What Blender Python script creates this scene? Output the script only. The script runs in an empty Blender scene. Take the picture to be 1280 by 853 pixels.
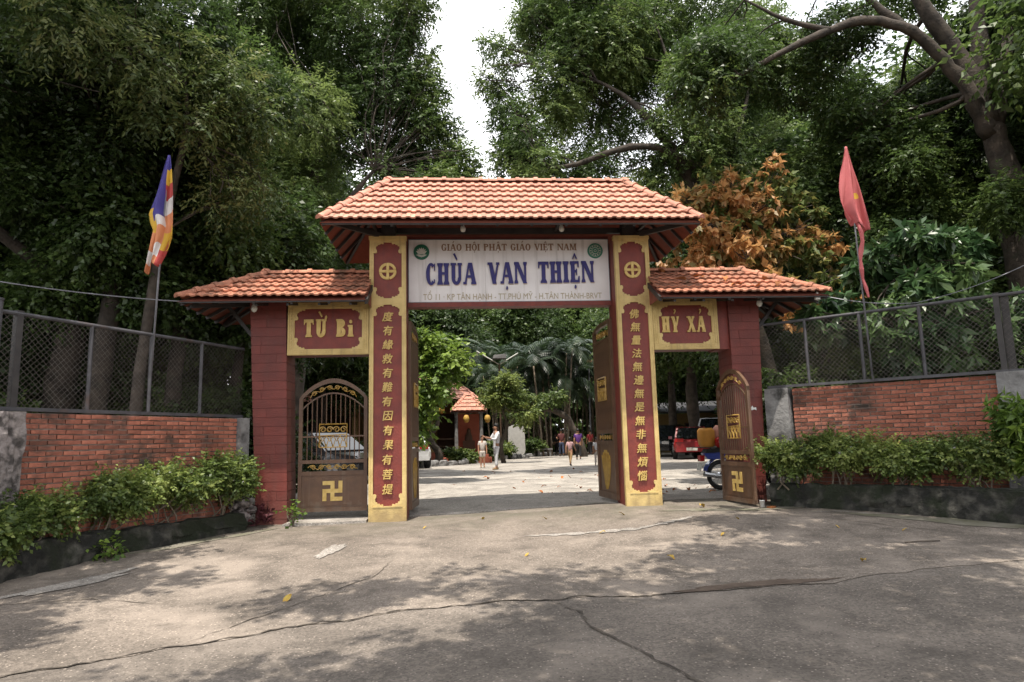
import bpy, bmesh, math, random
import numpy as np
from mathutils import Vector, Matrix

scn = bpy.context.scene
COL = scn.collection
R = random.Random(11)
PI = math.pi

# ------------------------------------------------------------------ camera
CAM = (-0.9547, -11.8143, 1.1688)
yaw, pitch, roll = 0.0785, 0.1445, -0.0256
fw = Vector((math.sin(yaw) * math.cos(pitch), math.cos(yaw) * math.cos(pitch), math.sin(pitch)))
rt = Vector((math.cos(yaw), -math.sin(yaw), 0))
up = rt.cross(fw)
r2 = math.cos(roll) * rt + math.sin(roll) * up
u2 = -math.sin(roll) * rt + math.cos(roll) * up
cd = bpy.data.cameras.new('camera')
cam = bpy.data.objects.new('camera', cd)
COL.objects.link(cam)
cam.matrix_world = Matrix(((r2.x, u2.x, -fw.x, CAM[0]), (r2.y, u2.y, -fw.y, CAM[1]), (r2.z, u2.z, -fw.z, CAM[2]), (0, 0, 0, 1)))
cd.sensor_width = 36.0
cd.lens = 860.0 / 1280.0 * 36.0
cd.clip_start = 0.05
cd.clip_end = 2000
scn.camera = cam

# ------------------------------------------------------------------ light
SUN = Vector((0.10, 0.29, -1.0)).normalized()
elev = math.asin(-SUN.z)
azim = math.atan2(-SUN.x, -SUN.y)
w = bpy.data.worlds.new('World')
scn.world = w
w.use_nodes = True
nt = w.node_tree
nt.nodes.clear()
out = nt.nodes.new('ShaderNodeOutputWorld')
bg = nt.nodes.new('ShaderNodeBackground')
bg.inputs['Strength'].default_value = 0.14
sky = nt.nodes.new('ShaderNodeTexSky')
sky.sky_type = 'NISHITA'
sky.sun_disc = False
sky.sun_elevation = elev
sky.sun_rotation = azim
sky.air_density = 1.5
sky.dust_density = 3.0
tc = nt.nodes.new('ShaderNodeTexCoord')
nz = nt.nodes.new('ShaderNodeTexNoise')
nz.inputs['Scale'].default_value = 3.0
nz.inputs['Detail'].default_value = 8
rp = nt.nodes.new('ShaderNodeValToRGB')
rp.color_ramp.elements[0].position = 0.30
rp.color_ramp.elements[0].color = (0.55, 0.55, 0.55, 1)
rp.color_ramp.elements[1].position = 0.55
mx = nt.nodes.new('ShaderNodeMix')
mx.data_type = 'RGBA'
nt.links.new(tc.outputs['Generated'], nz.inputs['Vector'])
nt.links.new(nz.outputs['Fac'], rp.inputs['Fac'])
nt.links.new(rp.outputs['Color'], mx.inputs['Factor'])
nt.links.new(sky.outputs['Color'], mx.inputs['A'])
mx.inputs['B'].default_value = (11.0, 11.1, 11.4, 1)
nt.links.new(mx.outputs['Result'], bg.inputs['Color'])
nt.links.new(bg.outputs['Background'], out.inputs['Surface'])

sl = bpy.data.lights.new('sun', 'SUN')
sl.energy = 4.8
sl.angle = math.radians(0.45)
sl.color = (1.0, 0.93, 0.82)
so = bpy.data.objects.new('sun', sl)
COL.objects.link(so)
so.location = (-3, -9, 30)
so.rotation_euler = SUN.to_track_quat('-Z', 'Y').to_euler()

vs = scn.view_settings
vs.view_transform = 'Standard'
vs.look = 'None'
vs.exposure = 0.6
vs.gamma = 1.0
vs.use_curve_mapping = False
scn.cycles.use_denoising = True
scn.cycles.max_bounces = 7
scn.cycles.transparent_max_bounces = 6

# ------------------------------------------------------------------ materials
def mat(name, c1, c2=None, scale=4.0, rough=0.75, bump=0.0, bscale=None, var=0.0, stain=None, metal=0.0,
        spec=0.4, detail=6.0, lo=0.35, hi=0.65, sscale=1.2, slo=0.5, shi=0.62, world=False, speck=0.0, coat=0.0):
    m = bpy.data.materials.new(name)
    m.use_nodes = True
    t = m.node_tree
    b = t.nodes['Principled BSDF']
    L = t.links.new
    def N(k): return t.nodes.new(k)
    b.inputs['Roughness'].default_value = rough
    b.inputs['Metallic'].default_value = metal
    b.inputs['Specular IOR Level'].default_value = spec
    if coat: b.inputs['Coat Weight'].default_value = coat
    tcn = N('ShaderNodeTexCoord')
    vec = tcn.outputs['Object']
    if world:
        g = N('ShaderNodeNewGeometry')
        vec = g.outputs['Position']
    n = N('ShaderNodeTexNoise')
    n.inputs['Scale'].default_value = scale
    n.inputs['Detail'].default_value = detail
    L(vec, n.inputs['Vector'])
    mr = N('ShaderNodeMapRange')
    mr.inputs['From Min'].default_value = lo
    mr.inputs['From Max'].default_value = hi
    L(n.outputs['Fac'], mr.inputs['Value'])
    mix = N('ShaderNodeMix'); mix.data_type = 'RGBA'
    mix.inputs['A'].default_value = (*c1, 1)
    mix.inputs['B'].default_value = (*(c2 or tuple(x * 0.8 for x in c1)), 1)
    L(mr.outputs['Result'], mix.inputs['Factor'])
    col = mix.outputs['Result']
    if stain:
        n2 = N('ShaderNodeTexNoise')
        n2.inputs['Scale'].default_value = sscale
        n2.inputs['Detail'].default_value = 9
        n2.inputs['Roughness'].default_value = 0.65
        gg = N('ShaderNodeNewGeometry')
        L(gg.outputs['Position'], n2.inputs['Vector'])
        m2 = N('ShaderNodeMapRange')
        m2.inputs['From Min'].default_value = slo
        m2.inputs['From Max'].default_value = shi
        L(n2.outputs['Fac'], m2.inputs['Value'])
        mm = N('ShaderNodeMix'); mm.data_type = 'RGBA'
        L(m2.outputs['Result'], mm.inputs['Factor'])
        L(col, mm.inputs['A'])
        mm.inputs['B'].default_value = (*stain, 1)
        col = mm.outputs['Result']
    if speck:
        v = N('ShaderNodeTexVoronoi')
        v.inputs['Scale'].default_value = 55
        L(vec, v.inputs['Vector'])
        s2 = N('ShaderNodeSeparateColor')
        L(v.outputs['Color'], s2.inputs['Color'])
        m3 = N('ShaderNodeMapRange')
        m3.inputs['To Min'].default_value = 1 - speck
        m3.inputs['To Max'].default_value = 1 + speck
        L(s2.outputs['Red'], m3.inputs['Value'])
        h3 = N('ShaderNodeHueSaturation')
        L(m3.outputs['Result'], h3.inputs['Value'])
        L(col, h3.inputs['Color'])
        col = h3.outputs['Color']
    if var:
        oi = N('ShaderNodeObjectInfo')
        mv = N('ShaderNodeMapRange')
        mv.inputs['To Min'].default_value = 1 - var
        mv.inputs['To Max'].default_value = 1 + var
        L(oi.outputs['Random'], mv.inputs['Value'])
        hs = N('ShaderNodeHueSaturation')
        L(mv.outputs['Result'], hs.inputs['Value'])
        L(col, hs.inputs['Color'])
        col = hs.outputs['Color']
    L(col, b.inputs['Base Color'])
    if bump:
        nb = N('ShaderNodeTexNoise')
        nb.inputs['Scale'].default_value = bscale or scale * 6
        nb.inputs['Detail'].default_value = 5
        L(vec, nb.inputs['Vector'])
        bp = N('ShaderNodeBump')
        bp.inputs['Strength'].default_value = bump
        bp.inputs['Distance'].default_value = 0.02
        L(nb.outputs['Fac'], bp.inputs['Height'])
        L(bp.outputs['Normal'], b.inputs['Normal'])
    return m

def leaf_mat(name, dark, mid, light, trans=0.25, rough=0.45):
    m = bpy.data.materials.new(name)
    m.use_nodes = True
    t = m.node_tree
    b = t.nodes['Principled BSDF']
    L = t.links.new
    a = t.nodes.new('ShaderNodeAttribute'); a.attribute_name = 'tone'
    r = t.nodes.new('ShaderNodeValToRGB')
    r.color_ramp.elements[0].color = (*dark, 1)
    r.color_ramp.elements[1].color = (*light, 1)
    e = r.color_ramp.elements.new(0.55); e.color = (*mid, 1)
    L(a.outputs['Fac'], r.inputs['Fac'])
    L(r.outputs['Color'], b.inputs['Base Color'])
    b.inputs['Roughness'].default_value = rough
    b.inputs['Specular IOR Level'].default_value = 0.42
    tr = t.nodes.new('ShaderNodeBsdfTranslucent')
    hs = t.nodes.new('ShaderNodeHueSaturation')
    hs.inputs['Value'].default_value = 1.3
    L(r.outputs['Color'], hs.inputs['Color'])
    L(hs.outputs['Color'], tr.inputs['Color'])
    ms = t.nodes.new('ShaderNodeMixShader')
    ms.inputs['Fac'].default_value = trans
    L(b.outputs['BSDF'], ms.inputs[1])
    L(tr.outputs['BSDF'], ms.inputs[2])
    o = t.nodes['Material Output']
    L(ms.outputs['Shader'], o.inputs['Surface'])
    return m

M = {}
M['yellow'] = mat('yellow_paint', (.60, .45, .19), (.50, .365, .14), 5, .6, .25, 40, stain=(.30, .19, .075), sscale=2.4, slo=.52, shi=.8)
M['red'] = mat('dark_red_paint', (.195, .036, .025), (.145, .028, .022), 6, .55, .25, 30, stain=(.22, .060, .042), sscale=2.2, slo=.58, shi=.95)
M['pillar'] = mat('red_pillar_paint', (.165, .034, .025), (.122, .027, .021), 4, .6, .25, 30, var=.10, stain=(.09, .035, .03), sscale=1.6, slo=.52, shi=.8)
M['gold'] = mat('gold_paint', (.60, .43, .15), (.48, .32, .09), 12, .5, .2, 60)
M['brass'] = mat('worn_gold_metal', (.42, .26, .055), (.28, .16, .035), 14, .45, .2, 60, spec=.5)
M['brown'] = mat('brown_enamel', (.125, .066, .036), (.088, .046, .027), 5, .45, .1, 40, stain=(.18, .11, .07), sscale=3, slo=.62, shi=.9)
M['white_board'] = mat('white_sign_paint', (.80, .77, .77), (.72, .69, .69), 2.5, .55, .08, 30, stain=(.52, .48, .46), sscale=1.1, slo=.58, shi=.95)
M['blue'] = mat('blue_letter_paint', (.022, .018, .16), (.016, .013, .12), 20, .5)
M['rust'] = mat('faded_brown_letter', (.22, .12, .07), (.30, .20, .13), 25, .7)
M['faint'] = mat('faded_ochre_letter', (.36, .29, .17), (.47, .41, .31), 18, .7)
M['cream'] = mat('cream_letter_edge', (.62, .50, .42), None, 20, .7)
M['green'] = mat('emblem_green', (.008, .12, .062), (.006, .09, .05), 20, .45)
M['pale_green'] = mat('emblem_pale_green', (.03, .20, .13), (.02, .15, .10), 30, .5)
M['petal'] = mat('emblem_white', (.55, .53, .47), None, 20, .6)
M['tile'] = mat('terracotta_tile', (.54, .265, .195), (.43, .19, .13), 7, .8, .3, 50, var=.20, stain=(.22, .11, .075), sscale=2.6, slo=.50, shi=.78)
M['tile_old'] = mat('weathered_terracotta', (.46, .20, .125), (.35, .14, .085), 7, .85, .35, 50, var=.26, stain=(.085, .065, .045), sscale=3.2, slo=.48, shi=.72)
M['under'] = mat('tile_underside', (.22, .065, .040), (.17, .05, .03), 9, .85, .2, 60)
M['steel'] = mat('dark_steel', (.028, .025, .025), (.045, .04, .038), 6, .55, .1, 40)
M['galv'] = mat('galvanised_steel', (.20, .20, .22), (.13, .13, .145), 9, .5, .1, 50, metal=.3)
M['fence'] = mat('fence_steel', (.070, .068, .075), (.045, .043, .047), 8, .55, .1, 50, stain=(.10, .055, .035), sscale=3, slo=.58, shi=.8)
M['wire'] = mat('rusted_wire', (.075, .062, .053), (.13, .115, .105), 12, .6, metal=.2)
M['brick'] = mat('fired_brick', (.36, .132, .083), (.27, .095, .062), 9, .9, .4, 60, var=.30, stain=(.045, .034, .027), sscale=1.7, slo=.50, shi=.66)
M['mortar'] = mat('mortar', (.28, .23, .20), (.17, .135, .115), 5, .95, .5, 40, stain=(.045, .04, .034), sscale=1.5, slo=.46, shi=.66)
M['kerb'] = mat('blackened_concrete', (.016, .016, .014), (.085, .080, .068), 6, .95, 1.0, 30, stain=(.014, .018, .009), sscale=2.0, slo=.46, shi=.58, lo=.44, hi=.70, detail=12)
M['pier'] = mat('grey_render', (.24, .235, .23), (.13, .125, .125), 5, .95, .8, 18, stain=(.05, .048, .046), sscale=3, slo=.52, shi=.65)
M['rock'] = mat('rough_cement_bark', (.235, .205, .195), (.055, .048, .045), 9, .95, 1.0, 30, lo=.42, hi=.60, detail=10)
M['soil'] = mat('soil_litter', (.060, .043, .028), (.10, .065, .035), 2.2, .95, .8, 20, stain=(.03, .035, .015), sscale=1.0)
M['concrete'] = None
M['crack'] = mat('crack_dirt', (.032, .026, .021), (.085, .07, .055), 6, .95)
M['mud'] = mat('damp_mud', (.075, .052, .038), (.11, .08, .06), 8, .9, .6, 30)
M['bark'] = mat('grey_bark', (.095, .075, .060), (.04, .032, .026), 5, .9, .9, 20, stain=(.045, .055, .03), sscale=3, slo=.55, shi=.75)
M['bark_dark'] = mat('dark_bark', (.062, .048, .037), (.024, .019, .015), 5, .9, 1.0, 20, stain=(.05, .05, .035), sscale=3, slo=.55, shi=.75)
M['bark_pale'] = mat('pale_bark', (.20, .16, .115), (.10, .08, .06), 6, .9, .9, 20)
M['lf_a'] = leaf_mat('leaf_dark', (.029, .050, .015), (.062, .102, .026), (.125, .172, .046), .40, .42)
M['lf_b'] = leaf_mat('leaf_mid', (.038, .066, .019), (.084, .132, .035), (.160, .208, .064), .42, .42)
M['lf_y'] = leaf_mat('leaf_yellow_green', (.040, .066, .018), (.080, .115, .034), (.15, .17, .06), .36)
M['lf_s'] = leaf_mat('leaf_shrub', (.050, .080, .020), (.120, .170, .040), (.24, .28, .075), .34)
M['lf_big'] = leaf_mat('leaf_broad', (.022, .050, .020), (.045, .092, .032), (.095, .15, .050), .25, .35)
M['lf_br'] = leaf_mat('leaf_bright', (.045, .085, .015), (.11, .18, .028), (.20, .28, .05), .35)
M['lf_o'] = leaf_mat('leaf_orange', (.11, .15, .04), (.46, .24, .095), (.68, .43, .18), .45)
M['palm'] = leaf_mat('palm_leaf', (.011, .022, .010), (.022, .042, .017), (.050, .075, .028), .2, .35)
M['flower'] = mat('white_petal', (.75, .72, .76), None, 10, .6)
M['dry'] = mat('dry_leaf', (.36, .13, .035), (.24, .08, .025), 6, .8, var=.35)
M['dry_y'] = mat('yellow_leaf', (.42, .30, .06), (.34, .2, .04), 6, .8, var=.25)
M['skin'] = mat('skin', (.36, .19, .12), (.32, .165, .10), 8, .55)
M['hair'] = mat('hair', (.012, .010, .009), None, 20, .5)
M['glass'] = mat('car_glass', (.012, .014, .016), None, 2, .06, spec=.8)
M['rubber'] = mat('rubber', (.018, .018, .018), (.03, .03, .03), 12, .85)
M['chrome'] = mat('chrome', (.6, .6, .62), None, 3, .22, metal=1)
M['bulb'] = mat('bulb_glass', (.75, .75, .70), None, 3, .25)
def flat(name, c, rough=.7, **k): 
    M[name] = mat(name, c, tuple(x * .85 for x in c), 6, rough, **k)
flat('cloth_white', (.62, .62, .64)); flat('cloth_cream', (.55, .50, .46)); flat('cloth_pink', (.42, .26, .27)); flat('cloth_black', (.016, .015, .016))
flat('cloth_purple', (.085, .025, .17)); flat('cloth_red', (.30, .03, .035)); flat('cloth_maroon', (.11, .03, .03)); flat('cloth_jeans', (.045, .06, .11))
flat('cloth_tan', (.27, .17, .075)); flat('flag_blue', (.05, .04, .22)); flat('flag_yellow', (.62, .38, .04)); flat('flag_red', (.42, .055, .05))
flat('flag_white', (.62, .58, .56)); flat('flag_orange', (.58, .22, .10)); flat('flag_faded', (.48, .12, .125)); flat('lantern', (.42, .25, .05)); flat('stone_white', (.50, .49, .47), .8, bump=.8)
flat('car_black', (.012, .012, .014), .18, coat=.6); flat('car_red', (.22, .018, .02), .2, coat=.6); flat('car_white', (.58, .58, .58), .25, coat=.5); flat('bike_blue', (.025, .05, .30), .3, coat=.5)
flat('tail_red', (.35, .012, .012), .25); flat('crate_orange', (.55, .25, .04)); flat('bag_pink', (.45, .20, .14)); flat('wall_yellow', (.26, .18, .07), .85); flat('plate', (.55, .55, .5), .5)
flat('wood', (.075, .042, .024), .7); flat('wall_red', (.30, .085, .05), .85); flat('paper', (.72, .71, .68), .7); flat('grey_roof', (.055, .055, .06), .85); flat('car_grey', (.10, .105, .11), .22, coat=.5)

def ground_mat(name, c1, c2, moss):
    m = ground_base(name, c1, c2)
    t = m.node_tree; L = t.links.new; b = t.nodes['Principled BSDF']
    src = b.inputs['Base Color'].links[0].from_socket
    g = t.nodes.new('ShaderNodeNewGeometry')
    def noise(scale, a, c, detail=8, rough=.6):
        n = t.nodes.new('ShaderNodeTexNoise'); n.inputs['Scale'].default_value = scale; n.inputs['Detail'].default_value = detail; n.inputs['Roughness'].default_value = rough
        L(g.outputs['Position'], n.inputs['Vector'])
        r = t.nodes.new('ShaderNodeMapRange'); r.inputs['From Min'].default_value = a; r.inputs['From Max'].default_value = c
        L(n.outputs['Fac'], r.inputs['Value']); return r.outputs['Result']
    def mixc(fac, a, col):
        x = t.nodes.new('ShaderNodeMix'); x.data_type = 'RGBA'; L(fac, x.inputs['Factor']); L(a, x.inputs['A']); x.inputs['B'].default_value = (*col, 1); return x.outputs['Result']
    def mul(a, c):
        x = t.nodes.new('ShaderNodeMath'); x.operation = 'MULTIPLY'; L(a, x.inputs[0])
        if isinstance(c, float): x.inputs[1].default_value = c
        else: L(c, x.inputs[1])
        return x.outputs['Value']
    col = mixc(mul(noise(.75, .52, .66), .75), src, tuple(q * 1.42 for q in c1))          # washed pale patches
    col = mixc(mul(noise(2.6, .54, .68), .65), col, tuple(q * .55 for q in c2))           # grime
    vo = t.nodes.new('ShaderNodeTexVoronoi'); vo.inputs['Scale'].default_value = 34; L(g.outputs['Position'], vo.inputs['Vector'])
    sc_ = t.nodes.new('ShaderNodeSeparateColor'); L(vo.outputs['Color'], sc_.inputs['Color'])
    d1 = t.nodes.new('ShaderNodeMapRange'); d1.inputs['From Min'].default_value = .30; d1.inputs['From Max'].default_value = .20; L(vo.outputs['Distance'], d1.inputs['Value'])
    d2 = t.nodes.new('ShaderNodeMapRange'); d2.inputs['From Min'].default_value = .62; d2.inputs['From Max'].default_value = .70; L(sc_.outputs['Red'], d2.inputs['Value'])
    col = mixc(mul(mul(d1.outputs['Result'], d2.outputs['Result']), .8), col, tuple(min(.6, q * 2.0) for q in c1))     # exposed aggregate
    d3 = t.nodes.new('ShaderNodeMapRange'); d3.inputs['From Min'].default_value = .30; d3.inputs['From Max'].default_value = .22; L(sc_.outputs['Green'], d3.inputs['Value'])
    col = mixc(mul(mul(d1.outputs['Result'], d3.outputs['Result']), .8), col, tuple(q * .35 for q in c2))
    if moss:
        sp = t.nodes.new('ShaderNodeSeparateXYZ'); L(g.outputs['Position'], sp.inputs['Vector'])
        r = t.nodes.new('ShaderNodeMapRange'); r.inputs['From Min'].default_value = -2.0; r.inputs['From Max'].default_value = -.3; L(sp.outputs['Y'], r.inputs['Value'])
        col = mixc(mul(mul(r.outputs['Result'], noise(1.6, .38, .60)), .70), col, (.105, .098, .070))   # algae along the gate line
        br = t.nodes.new('ShaderNodeTexVoronoi'); br.feature = 'DISTANCE_TO_EDGE'; br.inputs['Scale'].default_value = .9; L(g.outputs['Position'], br.inputs['Vector'])
        r2 = t.nodes.new('ShaderNodeMapRange'); r2.inputs['From Min'].default_value = .0; r2.inputs['From Max'].default_value = .006; r2.inputs['To Min'].default_value = .5; r2.inputs['To Max'].default_value = 0; L(br.outputs['Distance'], r2.inputs['Value'])
        col = mixc(mul(r2.outputs['Result'], noise(1.1, .50, .60)), col, (.05, .042, .035))    # hairline crazing
    L(col, b.inputs['Base Color'])
    return m
def ground_base(name, c1, c2, moss=0):
    m = mat(name, c1, c2, 1.1, .92, .55, 60, stain=tuple(x * .42 for x in c1), sscale=.8, slo=.47, shi=.70, world=True, speck=.28, lo=.36, hi=.66)
    return m
M['concrete'] = ground_mat('driveway_concrete', (.208, .174, .145), (.142, .118, .098), 1)
M['asphalt'] = ground_mat('road_surface', (.163, .138, .117), (.116, .098, .083), 1)
M['court'] = ground_mat('courtyard_concrete', (.33, .30, .265), (.25, .225, .20), 0)
M['patch'] = ground_mat('cement_patch', (.335, .305, .275), (.25, .225, .20), 0)
M['moss'] = mat('moss_film', (.125, .120, .078), (.19, .172, .14), 3, .95, .5, 40, world=True)

# ------------------------------------------------------------------ helpers
class MB:
    def __init__(s): s.v = []; s.f = []; s.m = []; s.k = 0
    def add(s, vs_, fs, mi=None):
        o = len(s.v); s.v += [tuple(p) for p in vs_]
        s.f += [tuple(i + o for i in f) for f in fs]
        s.m += [s.k if mi is None else mi] * len(fs)
    def box(s, x0, x1, y0, y1, z0, z1, mi=None):
        s.hexa([(x0, y0, z0), (x1, y0, z0), (x1, y1, z0), (x0, y1, z0), (x0, y0, z1), (x1, y0, z1), (x1, y1, z1), (x0, y1, z1)], mi)
    def hexa(s, p, mi=None):
        s.add(p, [(3, 2, 1, 0), (4, 5, 6, 7), (0, 1, 5, 4), (1, 2, 6, 5), (2, 3, 7, 6), (3, 0, 4, 7)], mi)
    def beam(s, a, b, wx, wz, mi=None):
        a = Vector(a); b = Vector(b); d = (b - a).normalized()
        sd = d.cross(Vector((0, 0, 1)))
        if sd.length < 1e-3: sd = Vector((1, 0, 0))
        sd.normalize(); u = sd.cross(d).normalized()
        q = []
        for c in (a, b):
            for i, j in ((-1, -1), (1, -1), (1, 1), (-1, 1)): q.append(c + sd * i * wx / 2 + u * j * wz / 2)
        s.add(q, [(3, 2, 1, 0), (4, 5, 6, 7), (0, 1, 5, 4), (1, 2, 6, 5), (2, 3, 7, 6), (3, 0, 4, 7)], mi)
    def tube(s, pts, rad, n=6, mi=None, cap=True):
        pts = [Vector(p) for p in pts]
        if not isinstance(rad, (list, tuple)): rad = [rad] * len(pts)
        rings = []; ref = None
        for i, p in enumerate(pts):
            d = (pts[min(i + 1, len(pts) - 1)] - pts[max(i - 1, 0)])
            d = d.normalized() if d.length > 1e-9 else Vector((0, 0, 1))
            if ref is None:
                ref = d.orthogonal().normalized()
            else:
                ref = (ref - d * ref.dot(d))
                ref = ref.normalized() if ref.length > 1e-6 else d.orthogonal().normalized()
            b = d.cross(ref)
            rings.append([p + (ref * math.cos(2 * PI * k / n) + b * math.sin(2 * PI * k / n)) * rad[i] for k in range(n)])
        vs_ = [q for r in rings for q in r]
        fs = [(i * n + k, i * n + (k + 1) % n, (i + 1) * n + (k + 1) % n, (i + 1) * n + k) for i in range(len(pts) - 1) for k in range(n)]
        if cap: fs += [tuple(range(n))[::-1], tuple((len(pts) - 1) * n + k for k in range(n))]
        s.add(vs_, fs, mi)
    def prism(s, poly, y0, y1, mi=None):          # polygon in xz, extruded along y
        n = len(poly)
        vs_ = [(x, y0, z) for x, z in poly] + [(x, y1, z) for x, z in poly]
        s.add(vs_, [tuple(range(n)), tuple(range(2 * n - 1, n - 1, -1))] + [((i + 1) % n, i, i + n, (i + 1) % n + n) for i in range(n)], mi)
    def lathe(s, prof, c=(0, 0, 0), n=12, mi=None):
        vs_ = []
        for r, z in prof:
            vs_ += [(c[0] + r * math.cos(2 * PI * k / n), c[1] + r * math.sin(2 * PI * k / n), c[2] + z) for k in range(n)]
        fs = [(i * n + k, i * n + (k + 1) % n, (i + 1) * n + (k + 1) % n, (i + 1) * n + k) for i in range(len(prof) - 1) for k in range(n)]
        s.add(vs_, fs, mi)
    def mesh(s, name, mats, smooth=False):
        me = bpy.data.meshes.new(name)
        me.from_pydata(s.v, [], s.f)
        for m_ in (mats if isinstance(mats, (list, tuple)) else [mats]): me.materials.append(m_)
        if len(me.materials) > 1: me.polygons.foreach_set('material_index', s.m)
        if smooth: me.polygons.foreach_set('use_smooth', [True] * len(me.polygons))
        me.update()
        bm = bmesh.new(); bm.from_mesh(me); bmesh.ops.recalc_face_normals(bm, faces=bm.faces); bm.to_mesh(me); bm.free()
        return me

def tag(o, label=None, cat=None, group=None, kind=None):
    if label: o['label'] = label
    if cat: o['category'] = cat
    if group: o['group'] = group
    if kind: o['kind'] = kind
    return o

def obj(name, mb, mats=None, parent=None, loc=(0, 0, 0), rz=0, smooth=False, **k):
    me = mb.mesh(name, mats, smooth) if isinstance(mb, MB) else mb
    o = bpy.data.objects.new(name, me)
    COL.objects.link(o)
    o.location = loc
    if isinstance(rz, (tuple, list)): o.rotation_euler = rz
    else: o.rotation_euler = (0, 0, rz)
    if parent: o.parent = parent
    return tag(o, **k)

def empty(name, label, cat, loc=(0, 0, 0), rz=0, group=None):
    o = bpy.data.objects.new(name, None)
    COL.objects.link(o)
    o.location = loc; o.rotation_euler = (0, 0, rz)
    o.empty_display_size = .3
    return tag(o, label, cat, group)

def dup(root, loc, rz=0, sc=1.0, label=None, group=None):
    r = root.copy(); COL.objects.link(r)
    r.location = loc; r.rotation_euler = (0, 0, rz)
    r.scale = sc if isinstance(sc, (tuple, list)) else (sc, sc, sc)
    if label: r['label'] = label
    if group: r['group'] = group
    for ch in list(root.children):
        c = ch.copy(); COL.objects.link(c); c.parent = r
        for g_ in list(ch.children):
            d = g_.copy(); COL.objects.link(d); d.parent = c
    return r

def piece(name, me, parent, loc, rot=(0, 0, 0), sc=(1, 1, 1), label=None, kind=None):
    o = bpy.data.objects.new(name, me)
    COL.objects.link(o); o.parent = parent
    o.location = loc; o.rotation_euler = rot; o.scale = sc
    return tag(o, label, kind=kind)

def lerp(a, b, t): return a + (b - a) * t

# ------------------------------------------------------------------ ground
def prof(y):
    P = [(-40, -1.3), (-12, -.45), (-8, -.30), (-4, -.14), (-2.4, -.04), (0, 0), (2, .05), (9, .15), (400, .15)]
    for (a, za), (b, zb) in zip(P, P[1:]):
        if y <= b: return lerp(za, zb, max(0, (y - a) / (b - a)))
    return .15
def gz(x, y):
    k = max(0, min(1, 1 - (y - 1) / 6))
    return prof(y) + (-.035 + .024 * max(-2.2, min(3, x))) * k
CRK = [(-14, -6.9), (-6, -6.85), (-4.13, -6.62), (-3.0, -6.02), (-2.1, -5.62), (-1.2, -5.46), (-.51, -5.40), (.49, -5.50), (1.5, -5.48), (2.34, -5.52), (4, -5.2), (7, -4.9), (14, -4.6)]
def crk(x):
    for (a, ya), (b, yb) in zip(CRK, CRK[1:]):
        if x <= b:
            return lerp(ya, yb, max(0, (x - a) / (b - a))) + .03 * math.sin(x * 7.3) + .02 * math.sin(x * 17.1) + .012 * math.sin(x * 41)
    return CRK[-1][1]
def rough_z(x, y):
    return .010 * math.sin(x * 1.3 + y * .7) + .008 * math.sin(x * .8 - y * 1.9 + 1) + .004 * math.sin(x * 4.1 + y * 3.3)
def sheet(name, x0, x1, nx, yf0, yf1, ny, m, dz=0, **k):
    vs_ = []; fs = []
    for j in range(ny + 1):
        for i in range(nx + 1):
            x = lerp(x0, x1, i / nx); y = lerp(yf0(x), yf1(x), j / ny)
            vs_.append((x, y, gz(x, y) + rough_z(x, y) * (1 if abs(x) < 12 else 0) + dz))
    for j in range(ny):
        for i in range(nx):
            a = j * (nx + 1) + i; fs.append((a, a + 1, a + nx + 2, a + nx + 1))
    mb = MB(); mb.add(vs_, fs)
    return obj(name, mb, m, smooth=True, **k)
sheet('driveway', -12, 12, 120, crk, lambda x: .62, 40, M['concrete'], 0, kind='structure')
sheet('road', -12, 12, 120, lambda x: -24, crk, 60, M['asphalt'], -.004, kind='structure')
sheet('courtyard', -12, 30, 84, lambda x: .62, lambda x: 60, 120, M['court'], .004, kind='structure')
mb = MB()
N_ = 64
vs_ = []; fs = []
rad = [0, 4, 8, 12, 16, 22, 30, 45, 70, 120, 300, 900]
for r_ in rad:
    for k in range(N_):
        x = r_ * math.cos(2 * PI * k / N_); y = r_ * math.sin(2 * PI * k / N_)
        vs_.append((x, y, gz(x, y) - .06))
for i in range(len(rad) - 1):
    for k in range(N_): fs.append((i * N_ + k, i * N_ + (k + 1) % N_, (i + 1) * N_ + (k + 1) % N_, (i + 1) * N_ + k))
mb.add(vs_, fs)
obj('ground', mb, M['soil'], kind='structure')

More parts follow.
